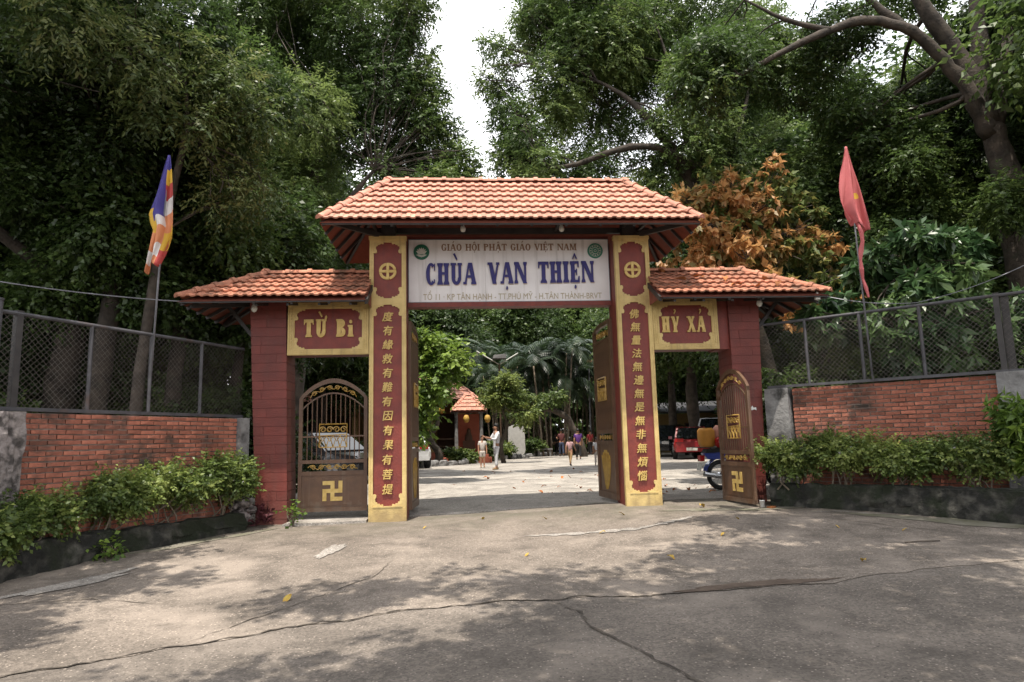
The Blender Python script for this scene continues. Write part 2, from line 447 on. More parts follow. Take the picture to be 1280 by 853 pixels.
def on(x, y, dz=0): return (x, y, gz(x, y) + rough_z(x, y) + dz)
def splash(m, z0, z1, c):
    t = m.node_tree; L = t.links.new; b = t.nodes['Principled BSDF']; src = b.inputs['Base Color'].links[0].from_socket
    g = t.nodes.new('ShaderNodeNewGeometry'); sp = t.nodes.new('ShaderNodeSeparateXYZ'); L(g.outputs['Position'], sp.inputs['Vector'])
    n = t.nodes.new('ShaderNodeTexNoise'); n.inputs['Scale'].default_value = 7; n.inputs['Detail'].default_value = 8; L(g.outputs['Position'], n.inputs['Vector'])
    a = t.nodes.new('ShaderNodeMath'); a.operation = 'MULTIPLY_ADD'; L(n.outputs['Fac'], a.inputs[0]); a.inputs[1].default_value = .9; L(sp.outputs['Z'], a.inputs[2])
    r = t.nodes.new('ShaderNodeMapRange'); r.inputs['From Min'].default_value = z0 + .45; r.inputs['From Max'].default_value = z1 + .45; r.inputs['To Min'].default_value = .7; r.inputs['To Max'].default_value = 0
    L(a.outputs['Value'], r.inputs['Value'])
    x = t.nodes.new('ShaderNodeMix'); x.data_type = 'RGBA'; L(r.outputs['Result'], x.inputs['Factor']); L(src, x.inputs['A']); x.inputs['B'].default_value = (*c, 1)
    n2 = t.nodes.new('ShaderNodeTexNoise'); n2.inputs['Scale'].default_value = 1.0; n2.inputs['Detail'].default_value = 7
    mp = t.nodes.new('ShaderNodeMapping'); mp.inputs['Scale'].default_value = (14, 14, .7); L(g.outputs['Position'], mp.inputs['Vector']); L(mp.outputs['Vector'], n2.inputs['Vector'])
    r2 = t.nodes.new('ShaderNodeMapRange'); r2.inputs['From Min'].default_value = .54; r2.inputs['From Max'].default_value = .74; r2.inputs['To Max'].default_value = .5; L(n2.outputs['Fac'], r2.inputs['Value'])
    y = t.nodes.new('ShaderNodeMix'); y.data_type = 'RGBA'; L(r2.outputs['Result'], y.inputs['Factor']); L(x.outputs['Result'], y.inputs['A']); y.inputs['B'].default_value = (*c, 1)   # rain streaks
    L(y.outputs['Result'], b.inputs['Base Color'])
splash(M['yellow'], -.1, .22, (.24, .17, .09)); splash(M['pillar'], -.1, .45, (.11, .045, .035)); splash(M['red'], -.2, .1, (.10, .03, .028)); splash(M['white_board'], -.3, -.1, (.40, .37, .35)); splash(M['brown'], -.05, .2, (.17, .125, .09))
def strip(name, pts, wid, m, dz=.006, n=10, seed=0, taper=True, **k):
    rr = random.Random(seed); P = []
    for a, b in zip(pts, pts[1:]):
        for i in range(n): P.append((lerp(a[0], b[0], i / n) + rr.uniform(-.02, .02), lerp(a[1], b[1], i / n) + rr.uniform(-.02, .02)))
    P.append(pts[-1]); mb = MB(); vs_ = []; fs = []
    for i, (x, y) in enumerate(P):
        q = P[min(i + 1, len(P) - 1)]; p = P[max(i - 1, 0)]
        d = Vector((q[0] - p[0], q[1] - p[1])).normalized(); nn = Vector((-d.y, d.x))
        wd = wid * rr.uniform(.25, 1.5) / 2 * (min(1, (len(P) - 1 - i) / 8 + .15, i / 8 + .15) if taper else 1)
        vs_ += [on(x + nn.x * wd, y + nn.y * wd, dz), on(x - nn.x * wd, y - nn.y * wd, dz)]
    for i in range(len(P) - 1): fs.append((2 * i, 2 * i + 1, 2 * i + 3, 2 * i + 2))
    mb.add(vs_, fs)
    return obj(name, mb, m, **k)
strip('crack', [(x, crk(x)) for x in np.arange(-8, 2.5, .12)], .020, M['crack'], .005, 2, 1, kind='structure')
strip('crack', [(-.17, -5.50), (.03, -5.95), (.02, -6.35), (.22, -6.85), (.42, -7.45), (.75, -8.1), (.9, -9)], .022, M['crack'], .005, 9, 2, kind='structure')
strip('crack', [(-3.1, -6.0), (-2.75, -5.45), (-2.3, -4.8), (-1.9, -4.2), (-1.75, -3.4)], .013, M['crack'], .005, 9, 3, kind='structure')
strip('crack', [(-6.2, -5.2), (-5.3, -4.65), (-4.6, -4.5), (-3.6, -4.9)], .018, M['crack'], .006, 8, 4, kind='structure')
strip('crack', [(3.0, -1.6), (4.0, -2.2), (4.9, -3.2), (5.6, -4.1)], .018, M['crack'], .005, 8, 5, kind='structure')
def blotch(name, cx, cy, rx, ry, m, dz, seed, ang=0, **k):
    rr = random.Random(seed); n = 40; ph = [rr.uniform(0, 6.28) for _ in range(6)]
    vs_ = [on(cx, cy, dz)]; fs = []
    for ring in (.5, 1.0):
        for i in range(n):
            a = 2 * PI * i / n
            q = ring * (1 + .16 * math.sin(2 * a + ph[0]) + .13 * math.sin(3 * a + ph[1]) + .1 * math.sin(5 * a + ph[2]) + .1 * math.sin(9 * a + ph[3]) + .09 * math.sin(15 * a + ph[4]))
            x = rx * q * math.cos(a); y = ry * q * math.sin(a)
            vs_.append(on(cx + x * math.cos(ang) - y * math.sin(ang), cy + x * math.sin(ang) + y * math.cos(ang), dz))
    for i in range(n):
        fs.append((0, 1 + i, 1 + (i + 1) % n)); fs.append((1 + i, 1 + n + i, 1 + n + (i + 1) % n, 1 + (i + 1) % n))
    mb = MB(); mb.add(vs_, fs)
    return obj(name, mb, m, smooth=True, **k)
blotch('mud_puddle', 1.75, -5.40, .62, .11, M['mud'], .006, 3, .03, kind='structure')
blotch('cement_patch', -5.1, -3.85, .13, .75, M['patch'], .010, 7, -.62, kind='structure')
blotch('cement_patch', -2.6, -2.7, .09, .42, M['patch'], .010, 8, -.25, kind='structure')
strip('pale_ridge', [(-.1, -2.35), (.7, -2.5), (1.4, -2.45), (2.0, -2.1), (2.5, -1.6)], .17, M['patch'], .008, 10, 31, kind='structure')
strip('pale_ridge', [(4.1, -1.55), (4.7, -1.75), (5.2, -2.3)], .08, M['patch'], .008, 10, 32, kind='structure')
blotch('moss_patch', -4.55, -1.5, .13, 1.2, M['moss'], .007, 14, -.55, kind='structure')
blotch('moss_patch', 3.4, -.95, 1.2, .16, M['moss'], .007, 15, -.15, kind='structure')
blotch('moss_patch', 5.5, -2.75, .17, 1.3, M['moss'], .007, 16, .78, kind='structure')
mb = MB(); mb.hexa([(-1.86, .50, -.3), (2.0, .50, -.3), (2.0, .70, -.3), (-1.86, .70, -.3), (-1.86, .50, -.050), (2.0, .50, .040), (2.0, .70, .046), (-1.86, .70, -.044)])
obj('threshold', mb, M['patch'], kind='structure')
mb = MB(); mb.hexa([(-3.80, -.30, -.2), (-2.50, -.12, -.2), (-2.50, .75, -.2), (-3.72, .75, -.2), (-3.80, -.30, -.055), (-2.50, -.12, -.05), (-2.50, .75, -.03), (-3.72, .75, -.03)])
obj('gate_sill', mb, M['patch'], kind='structure')

# ------------------------------------------------------------------ lettering
def glyph(ch, s=.21, t=.085, sh=.085):
    """serif capital, height 1: list of polygons (x,z) and its width"""
    P = []
    def rect(a, b, c, d): P.append([(a, b), (c, b), (c, d), (a, d)])
    def stem(x, wd, z0=0, z1=1, e=.07, bot=True, top=True):
        rect(x, z0, x + wd, z1)
        if bot: P.append([(x - e, z0), (x + wd + e, z0), (x + wd + e, z0 + sh * .7), (x + wd, z0 + sh * 1.7), (x, z0 + sh * 1.7), (x - e, z0 + sh * .7)])
        if top: P.append([(x - e, z1), (x - e, z1 - sh * .7), (x, z1 - sh * 1.7), (x + wd, z1 - sh * 1.7), (x + wd + e, z1 - sh * .7), (x + wd + e, z1)])
    def arc(cx, cz, rx, rz, a0, a1, tx, tz, n=18):
        o = []; i_ = []
        for k in range(n + 1):
            a = math.radians(lerp(a0, a1, k / n))
            o.append((cx + rx * math.cos(a), cz + rz * math.sin(a))); i_.append((cx + (rx - tx) * math.cos(a), cz + (rz - tz) * math.sin(a)))
        for k in range(n): P.append([o[k], o[k + 1], i_[k + 1], i_[k]])
    def diag(x0, z0, x1, z1, wd): P.append([(x0, z0), (x0 + wd, z0), (x1 + wd, z1), (x1, z1)])
    def foot(a, b, z, d): P.append([(a, z), (b, z), (b, z + d), (a, z + d)])
    W = .8
    if ch == 'C' or ch == 'G':
        arc(.38, .5, .38, .52, 48, 312, s, t * 1.1); rect(.60, .66, .68, .98)
        if ch == 'G': rect(.46, .40, .80, .48); rect(.52, .03, .52 + s, .44); W = .82
        else: W = .74; rect(.58, .08, .67, .26)
    elif ch == 'O': arc(.40, .5, .40, .52, 0, 360, s, t * 1.1, 30)
    elif ch == 'H': stem(.07, s); stem(.83 - s, s); rect(.07 + s, .46, .83 - s, .46 + t); W = .9
    elif ch == 'U':
        rect(.07, .30, .07 + s, 1); rect(.80 - s * .75, .30, .80, 1)
        foot(0, .14 + s, 1 - sh, sh); foot(.74 - s * .75, .87, 1 - sh, sh)
        arc(.435, .32, .365, .34, 180, 360, s * .9, t * 1.3); W = .87
    elif ch == 'A':
        diag(.06, 0, .36, 1, t * 1.2); diag(.66, 0, .36, 1, s * 1.05); rect(.22, .30, .68, .30 + t)
        foot(-.03, .24, 0, sh); foot(.58, .95, 0, sh); W = .92
    elif ch == 'V':
        diag(.34, 0, .04, 1, s * 1.05); diag(.40, 0, .70, 1, t * 1.2); foot(-.03, .33, 1 - sh, sh); foot(.62, .88, 1 - sh, sh); W = .86
    elif ch == 'N':
        stem(.08, t * 1.2); stem(.78, t * 1.2, bot=False); diag(.70, 0, .08, 1, s); W = .92
    elif ch == 'M':
        stem(.08, t * 1.2); stem(1.0 - s, s); diag(.44, .05, .08, 1, s * .9); diag(.50, .05, .98 - s, 1, t); W = 1.06
    elif ch == 'T':
        stem(.40 - s / 2, s, e=.1, top=False); rect(0, 1 - t * 1.2, .8, 1)
        P.append([(0, 1), (0, .70), (.07, .70), (.16, 1)]); P.append([(.8, 1), (.8, .70), (.73, .70), (.64, 1)])
    elif ch == 'I': stem(.08, s, e=.08); W = .16 + s
    elif ch == 'E':
        stem(.07, s, e=.07); rect(.07, 1 - t, .68, 1); rect(.07, 0, .70, t); rect(.07 + s, .46, .5, .46 + t)
        P.append([(.68, 1), (.68, .72), (.61, .72), (.54, 1)]); P.append([(.72, .3), (.70, 0), (.54, 0), (.64, .3)]); rect(.46, .36, .53, .64); W = .76
    elif ch in 'PB':
        stem(.07, s, e=.07); z = .24; arc(.40, 1 - z, .32, z, -90, 90, s * .9, t * 1.1); rect(.07 + s, 1 - t * 1.1, .42, 1); rect(.07 + s, 1 - 2 * z, .42, 1 - 2 * z + t)
        if ch == 'B': arc(.42, .265, .35, .265, -90, 90, s * .95, t * 1.1); rect(.07 + s, 0, .44, t * 1.1)
        W = .78
    elif ch == 'i':
        stem(.08, s, 0, .66, e=.08, top=False); P.append([(0, .66), (0, .58), (.08, .52), (.08 + s, .52), (.08 + s, .66)])
        P.append([(.08 + s / 2 + .13 * math.cos(a * PI / 6), .85 + .11 * math.sin(a * PI / 6)) for a in range(12)]); W = .18 + s
    elif ch == 'Y':
        stem(.40 - s / 2, s, 0, .5, e=.09, top=False); diag(.40 - s / 2, .42, .02, 1, s); diag(.44, .42, .70, 1, t * 1.3); foot(-.05, .32, 1 - sh, sh); foot(.58, .88, 1 - sh, sh); W = .84
    elif ch == 'X':
        diag(.60, 0, .04, 1, s * 1.05); diag(.04, 0, .64, 1, t * 1.4); foot(-.04, .26, 0, sh); foot(.55, .92, 0, sh); foot(-.03, .33, 1 - sh, sh); foot(.55, .84, 1 - sh, sh); W = .88
    return P, W
def mark(k, cx, W):
    P = []
    if k == 'grave': P = [[(cx - .24, 1.42), (cx - .10, 1.46), (cx + .10, 1.18), (cx + .02, 1.12)]]
    if k == 'acute': P = [[(cx + .20, 1.42), (cx + .08, 1.46), (cx - .08, 1.18), (cx, 1.12)]]
    if k == 'hat': P = [[(cx - .2, 1.12), (cx, 1.40), (cx, 1.26), (cx - .1, 1.11)], [(cx + .2, 1.12), (cx, 1.40), (cx, 1.26), (cx + .1, 1.11)]]
    if k == 'dot': P = [[(cx + .075 * math.cos(a * PI / 5), -.20 + .09 * math.sin(a * PI / 5)) for a in range(10)]]
    if k == 'hatacute': P = mark('hat', cx, W) + [[(cx + .34, 1.50), (cx + .24, 1.54), (cx + .13, 1.33), (cx + .19, 1.30)]]
    if k == 'hook': P = [[(cx - .1, 1.40), (cx - .04, 1.46), (cx + .08, 1.46), (cx + .08, 1.37), (cx - .04, 1.37)], [(cx + .02, 1.37), (cx + .13, 1.42), (cx + .13, 1.30), (cx + .04, 1.22), (cx - .03, 1.22), (cx - .03, 1.14), (cx - .08, 1.14), (cx - .08, 1.26), (cx + .02, 1.31)]]
    if k == 'horn': P = [[(W - .16, 1.0), (W - .02, 1.0), (W + .06, 1.12), (W - .02, 1.24), (W - .10, 1.16)]]
    return P
def letter_mb(ch, marks, h, wx, y0, y1, s=.21, t=.085, sh=.085):
    P, W = glyph(ch, s, t, sh)
    for k in marks: P = P + mark(k, W / 2, W)
    mb = MB()
    for i, q in enumerate(P): mb.prism([(x * h * wx, z * h) for x, z in q], y0 - .0004 * (i % 9) - .0001 * (i // 9), y1)
    return mb, W * h * wx
WORDS = {'Ù': ('U', ['grave']), 'Ạ': ('A', ['dot']), 'Ệ': ('E', ['hat', 'dot']), 'Á': ('A', ['acute']), 'Ộ': ('O', ['hat', 'dot']), 'Ậ': ('A', ['hat', 'dot']),
         'Ừ': ('U', ['grave', 'horn']), 'Ỷ': ('Y', ['hook']), 'Ả': ('A', ['hook'])}
def word_layout(txt, h, wx, gap, space, **k):
    x = 0; res = []
    for c in txt:
        if c == ' ': x += space; continue
        b, mk = WORDS.get(c, (c, []))
        W = glyph(b, **k)[1] * h * wx
        res.append((b, mk, x)); x += W + gap
    return res, x - gap
def text_mesh(name, body, size, m, extrude=.004, offset=0.0, shear=0.0, xs=1.0):
    c = bpy.data.curves.new(name, 'FONT'); c.body = body; c.size = size; c.extrude = extrude; c.offset = offset; c.shear = shear
    c.resolution_u = 3
    o = bpy.data.objects.new(name, c); COL.objects.link(o)
    me = bpy.data.meshes.new_from_object(o.evaluated_get(bpy.context.evaluated_depsgraph_get()))
    bpy.data.objects.remove(o); bpy.data.curves.remove(c)
    me.name = name; me.materials.clear(); me.materials.append(m)
    me.transform(Matrix.Rotation(PI / 2, 4, 'X') @ Matrix.Diagonal((xs, 1, 1, 1)))
    n = len(me.vertices); co = np.empty(n * 3); me.vertices.foreach_get('co', co); co = co.reshape(-1, 3)
    mid = (co.min(0) + co.max(0)) / 2
    me.transform(Matrix.Translation((-mid[0], -mid[1], -mid[2])))
    return me, co.max(0) - co.min(0)

# ------------------------------------------------------------------ roof tiles
def tile_mesh(name, wd, ln, m, clip=None):
    """an S-profiled clay tile lying in xy: x across, y up the slope; clip=(x0,x1 at y0, x0,x1 at y1)"""
    prof_ = [(-.03, .010), (.05, .021), (.22, .023), (.42, .021), (.50, .007), (.60, .003), (.88, .003), (1.0, .011)]
    vs_ = []
    for y, tz in ((0, .050), (ln, 0)):
        for z2 in (0, -.026):
            for u, z in prof_: vs_.append([u * wd, y, z + tz + z2])
    n = len(prof_)
    if clip:
        for p in vs_:
            f = p[1] / ln; lo_ = lerp(clip[0], clip[2], f); hi_ = lerp(clip[1], clip[3], f)
            p[0] = max(lo_, min(hi_, p[0]))
    fs = []
    for i in range(n - 1):
        fs += [(i, i + 1, 2 * n + i + 1, 2 * n + i), (n + i + 1, n + i, 3 * n + i, 3 * n + i + 1), (i + 1, i, n + i, n + i + 1)]
    fs += [(0, 2 * n, 3 * n, n), (n - 1, 2 * n - 1, 4 * n - 1, 3 * n - 1)]
    mb = MB(); mb.add(vs_, fs)
    return mb.mesh(name, m)
def cap_mesh(name, ln, m, r=.085):
    mb = MB(); vs_ = []; n = 8
    secs = [(0, r * 1.0), (ln * .82, r * .98), (ln * .82, r * 1.28), (ln, r * 1.30)]
    for y, q in secs:
        for k in range(n + 1):
            a = PI * k / n; vs_.append((q * math.cos(a), y, q * .8 * math.sin(a)))
    fs = [(i * (n + 1) + k, i * (n + 1) + k + 1, (i + 1) * (n + 1) + k + 1, (i + 1) * (n + 1) + k) for i in range(len(secs) - 1) for k in range(n)]
    fs += [tuple(range(n + 1)), tuple(3 * (n + 1) + k for k in range(n + 1))[::-1]]
    mb.add(vs_, fs)
    return mb.mesh(name, m)

def tiled_roof(root, xl, xr, rl, rr_, ye, yr, ze, zr, yb, m, rows, cols, name='roof'):
    """hip roof. eave front from xl..xr at y=ye; ridge rl..rr_ at yr; back eave yb. rl==xl means a plain verge."""
    deck = MB()
    e = [(xl, ye, ze), (xr, ye, ze), (xr, yb, ze), (xl, yb, ze)]; rd = [(rl, yr, zr), (rr_, yr, zr)]
    dz = -.055
    def D(p): return (p[0], p[1], p[2] + dz)
    deck.add([D(p) for p in e + rd], [(0, 1, 5, 4), (1, 2, 5), (2, 3, 4, 5), (3, 0, 4)])
    roof = obj(name, deck, M['under'], root)
    sl_ = math.hypot(yr - ye, zr - ze); ang = math.atan2(zr - ze, yr - ye)
    def to3(x, s_): return (x, ye + math.cos(ang) * s_, ze + math.sin(ang) * s_)
    wd = (xr - xl) / cols; ex = sl_ / rows; ln = ex * 1.22
    base = tile_mesh('roof_tile', wd, ln, m)
    cnt = 0
    for j in range(rows):
        s0 = j * ex - .02
        f0 = max(0, s0 / sl_); f1 = min(1, (s0 + ln) / sl_)
        for i in range(cols):
            x0 = xl + i * wd
            l0, h0 = lerp(xl, rl, f0), lerp(xr, rr_, f0); l1, h1 = lerp(xl, rl, f1), lerp(xr, rr_, f1)
            if x0 + wd <= l0 + .005 or x0 >= h0 - .005: continue
            cl = None; me = base
            if x0 < l1 or x0 + wd > h1:
                cl = (l0 - x0, h0 - x0, l1 - x0, h1 - x0); me = tile_mesh('roof_tile', wd, ln, m, cl)
            q = to3(x0, s0); ja = R.uniform(-.012, .012)
            piece('roof_tile', me, roof, (q[0] + (0 if cl else R.uniform(-.004, .004)), q[1], q[2] + R.uniform(0, .005)), (ang + R.uniform(-.012, .004), 0, ja * (0 if cl else 1))); cnt += 1
    # the slopes turned away from the photograph, their tiles joined
    st = MB()
    def slope(a, b, c, d, nr):
        a, b, c, d = map(Vector, (a, b, c, d))
        for j in range(nr):
            for i in range(max(4, int((b - a).length / .2))):
                nn = max(4, int((b - a).length / .2)); f0 = j / nr; f1 = min(1, (j + 1.15) / nr)
                p = [a.lerp(d, f0).lerp(b.lerp(c, f0), i / nn), a.lerp(d, f0).lerp(b.lerp(c, f0), (i + .97) / nn), a.lerp(d, f1).lerp(b.lerp(c, f1), (i + .97) / nn), a.lerp(d, f1).lerp(b.lerp(c, f1), i / nn)]
                p[0].z += .03; p[1].z += .03; p[2].z += .005; p[3].z += .005
                k_ = [Vector(v) for v in p]; mid = (p[0] + p[1]) / 2; mid.z += .022; mid2 = (p[2] + p[3]) / 2; mid2.z += .022
                st.add([p[0], mid, p[1], p[2], mid2, p[3]], [(0, 1, 4, 5), (1, 2, 3, 4)])
    slope(e[2], e[3], rd[0], rd[1], rows)
    if rr_ < xr - .01: slope(e[1], e[2], rd[1], rd[1], rows)
    if rl > xl + .01: slope(e[3], e[0], rd[0], rd[0], rows)
    obj('roof_tile', st, m, roof, kind='stuff')
    # ridge and hip caps
    def caps(a, b, n):
        a = Vector(a); b = Vector(b); d = b - a; L_ = d.length / n
        me = cap_mesh('ridge_tile', L_ * 1.12, m)
        q = d.to_track_quat('Y', 'Z').to_euler()
        for i in range(n):
            p = a + d * (i / n)
            piece('ridge_tile', me, roof, (p.x, p.y, p.z + R.uniform(-.004, .006)), (q.x, q.y, q.z + R.uniform(-.012, .012)))
    up_ = .022
    A = lambda p: (p[0], p[1], p[2] + up_)
    nr_ = max(5, int((rr_ - rl) / .33))
    if rl > xl + .01:
        caps(A(rd[0]), A(rd[1]), nr_) if rr_ >= xr - .01 or True else None
        caps(A(e[0]), A(rd[0]), max(5, rows)); caps(A(e[3]), A(rd[0]), max(5, rows))
    else:
        caps(A(rd[1]), A(rd[0]), nr_)
    if rr_ < xr - .01:
        caps(A(e[1]), A(rd[1]), max(5, rows)); caps(A(e[2]), A(rd[1]), max(5, rows))
    # rafters seen from below; dark strip put in as the tile edge's shadow
    z_ = ze - .085
    f = MB(); f.box(xl + .03, xr - .03, ye + .015, ye + .05, ze - .075, ze - .045)
    obj('eave_shadow_strip', f, M['steel'], roof)
    for (p, q) in ((e[0], rd[0]), (e[1], rd[1]), (e[2], rd[1]), (e[3], rd[0])):
        a = Vector(p).lerp(Vector(q), .04); b = Vector(q); a.z -= .10; b.z -= .11
        raf = MB(); raf.beam(a, b, .05, .08); obj('rafter', raf, M['steel'], roof)
    nb = int((xr - xl) / .55)
    rm = MB(); rm.beam((0, 0, 0), (0, math.cos(ang) * sl_, math.sin(ang) * sl_), .035, .05); rme = rm.mesh('rafter', M['steel'])
    for i in range(1, nb):
        x = lerp(xl, xr, i / nb)
        if rl - .05 <= x <= rr_ + .05: piece('rafter', rme, roof, (x, ye + .03, z_))
    for sgn, xe, xr2 in ((-1, xl, rl), (1, xr, rr_)):
        if abs(xe - xr2) < .01: continue
        for k in range(1, 5):
            y = lerp(ye, yb, k / 5); f = 1 - abs((y - yr) / (yr - ye)); 
            rb = MB(); rb.beam((xe, y, ze - .09), (lerp(xe, xr2, max(.12, f)), y, lerp(ze, zr, max(.12, f)) - .09), .035, .05)
            obj('rafter', rb, M['steel'], roof)
    return roof

def stepped(w_, sx, sz):
    """stepped scroll corner in the quadrant x>0,z>0 (arm length w_)"""
    a = w_
    return [(a * x, a * z) for x, z in ((0, 0), (1.0, 0), (1.04, .10), (.96, .20), (.80, .14), (.70, .13), (.66, .25), (.44, .25), (.42, .40), (.26, .42), (.22, .72), (.33, .86), (.34, 1.08), (.22, 1.2), (0, 1.18))]
def corner(parent, x, z, sx, sz, y0, y1, a, m):
    mb = MB(); mb.prism([(px * sx, pz * sz) for px, pz in stepped(a, sx, sz)], y0, y1)
    obj('corner_ornament', mb, m, parent, (x, 0, z))

# ------------------------------------------------------------------ main gate
gate = empty('main_gate', 'wide central temple gateway with yellow-framed posts, white name board and tall tiled roof', 'gate', (0, 0, 0))
gate['category'] = 'gateway'
PW = .626; PA = 1.85; PH = 4.76; PD = .62
LEFT = "度有緣救有難有因有果有菩提"
RIGHT = "佛無量法無邊無是無非無煩惱"
chars = {}
def emblem_wheel(parent, x, z, r_):
    mb = MB()
    mb.box(-.022, .022, -.042, -.010, -r_ * .98, r_ * .98); mb.box(-r_ * .98, r_ * .98, -.0405, -.010, -.022, .022)
    for k in range(4):
        a0 = PI / 2 - k * PI / 2; n = 9
        for i in range(n):
            a = a0 - i / n * (PI / 2 * .86); b = a0 - (i + 1) / n * (PI / 2 * .86)
            mb.prism([(r_ * math.cos(a), r_ * math.sin(a)), (r_ * math.cos(b), r_ * math.sin(b)), ((r_ - .045) * math.cos(b), (r_ - .045) * math.sin(b)), ((r_ - .045) * math.cos(a), (r_ - .045) * math.sin(a))], -.0395, -.010)
    obj('wheel_emblem', mb, M['gold'], parent, (x, 0, z))
    d = MB(); n = 28
    d.prism([((r_ + .03) * math.cos(2 * PI * k / n), (r_ + .03) * math.sin(2 * PI * k / n)) for k in range(n)], -.010, .0)
    obj('emblem_disc', d, M['red'], parent, (x, 0, z))
def make_post(xc, zb, text):
    h = PW / 2
    mb = MB()
    mb.box(xc - h + .004, xc + h - .004, 0, PD, zb - .3, PH - .004)
    post = obj('post', mb, M['red'], gate)
    fr = MB(); y0, y1 = -.042, .05
    zi = 4.665; zm0, zm1 = 3.555, 3.665; zb1 = zb + .235
    SW = .072
    fr.box(xc - h, xc - h + SW, y0, y1, zb - .3, PH); fr.box(xc + h - SW, xc + h, y0, y1, zb - .3, PH)
    fr.box(xc - h + SW, xc + h - SW, y0 - .002, y1, zi, PH + .002); fr.box(xc - h + SW, xc + h - SW, y0 + .003, y1, zm0, zm1)
    fr.box(xc - h + SW, xc + h - SW, y0 - .002, y1, zb - .3, zb1)
    fr.box(xc - h - .012, xc + h + .012, y0 - .016, y1 + .02, PH - .05, PH + .012)
    fr.box(xc - h + .07, xc + h - .07, y0 - .010, y1, zb1 - .01, zb1 + .012)
    # mouldings along the stiles
    for sx in (-1, 1): fr.box(xc + sx * (h - .018) - .010, xc + sx * (h - .018) + .010, y0 - .008, y1, zb, PH - .05)
    obj('frame', fr, M['yellow'], post)
    pn = MB(); pn.box(xc - h + .065, xc + h - .065, -.008, .03, zb1 - .02, zi + .02)
    obj('red_panel', pn, M['red'], post)
    xi = h - SW
    for z0, z1 in ((zb1 + .012, zm0), (zm1, zi)):
        for sx in (-1, 1):
            corner(post, xc - sx * xi, z0, sx, 1, y0 + .006, .02, .165, M['yellow']); corner(post, xc - sx * xi, z1, sx, -1, y0 + .006, .02, .165, M['yellow'])
    # low-relief frets on the yellow frame
    emblem_wheel(post, xc, 4.145, .150)
    zt, zl = 3.345, zb + .52
    for i, c in enumerate(text):
        if c not in chars:
            me = text_mesh('character', c, .176, M['gold'], .014, 0, .18)[0]
            bm = bmesh.new()
            for k, (ax, az) in enumerate(((0, 0), (.0055, .001), (.001, .0055))):       # brush weight: the stroke thickened sideways and upwards
                n0 = len(bm.verts); bm.from_mesh(me); bm.verts.ensure_lookup_table()
                for v_ in bm.verts[n0:]: v_.co += Vector((ax - .002, -.0007 * k, az - .002))
            bm.to_mesh(me); bm.free(); chars[c] = me
        z = lerp(zt, zl, i / (len(text) - 1))
        piece('character', chars[c], post, (xc + R.uniform(-.008, .008), -.020, z), (0, R.uniform(-.03, .03), 0), (1, 1, 1))
    return post
make_post(-PA - PW / 2, -.09, LEFT)
make_post(PA + PW / 2, .005, RIGHT)
mb = MB()
mb.box(-PA + .003, PA - .003, .43, .60, 3.60, 4.90); mb.box(-PA + .003, PA - .003, .36, .60, 3.585, 3.665)
obj('beam', mb, M['red'], gate)
mb = MB(); mb.box(-1.84, -.452, .385, .43, 3.672, 4.835); mb.box(-.449, 1.84, .385, .43, 3.672, 4.835)
board = obj('sign_board', mb, M['white_board'], gate)
mb = MB(); mb.box(-1.84, -1.828, .378, .43, 3.668, 4.84); mb.box(1.828, 1.84, .378, .43, 3.668, 4.84); mb.box(-1.828, 1.828, .378, .43, 4.828, 4.84); mb.box(-1.828, 1.828, .378, .43, 3.668, 3.678)
obj('board_edge', mb, M['galv'], board)
def lay(txt, h, xs0, xs1, zbase, y0, y1, m, single, name, space=.4, edge=None, zr=0, **k):
    wx = 1.0
    for _ in range(12):
        res, tot = word_layout(txt, h, wx, .045 * h * 1.4, space * h, **k); wx *= (xs1 - xs0) / tot
        if abs(tot - (xs1 - xs0)) < .002: break
    allmb = MB()
    for b, mk, x in res:
        q, _ = letter_mb(b, mk, h, wx, y0, y1, **k); z = zbase + zr * x
        if single:
            obj(name, q, m, board if single is True else single, (xs0 + x, 0, z))
        else:
            allmb.add([(v[0] + xs0 + x, v[1], v[2] + z) for v in q.v], q.f)
        if edge:
            e_, _ = letter_mb(b, mk, h, wx, y0 + .012, y1 + .001, **k)
            o = obj('letter_edge', e_, edge, board, (xs0 + x + .006, 0, z - .012))
    return allmb
lay('CHÙA VẠN THIỆN', .40, -1.52, 1.53, 3.985, .352, .384, M['blue'], True, 'letter', .5, M['cream'], .010, s=.285, t=.12, sh=.11)
q = lay('GIÁO HỘI PHẬT GIÁO VIỆT NAM', .125, -1.24, 1.24, 4.625, .380, .388, M['rust'], False, 'lettering', .5, s=.22, t=.10)
obj('lettering', q, M['rust'], board, kind='stuff')
me, sz = text_mesh('lettering', 'TỔ 11 · KP TÂN HẠNH - TT.PHÚ MỸ - H.TÂN THÀNH-BRVT', .155, M['faint'], .004, .0)
me.transform(Matrix.Diagonal((3.25 / sz[0], 1, 1, 1)))
piece('lettering', me, board, (.05, .382, 3.785), kind='stuff')
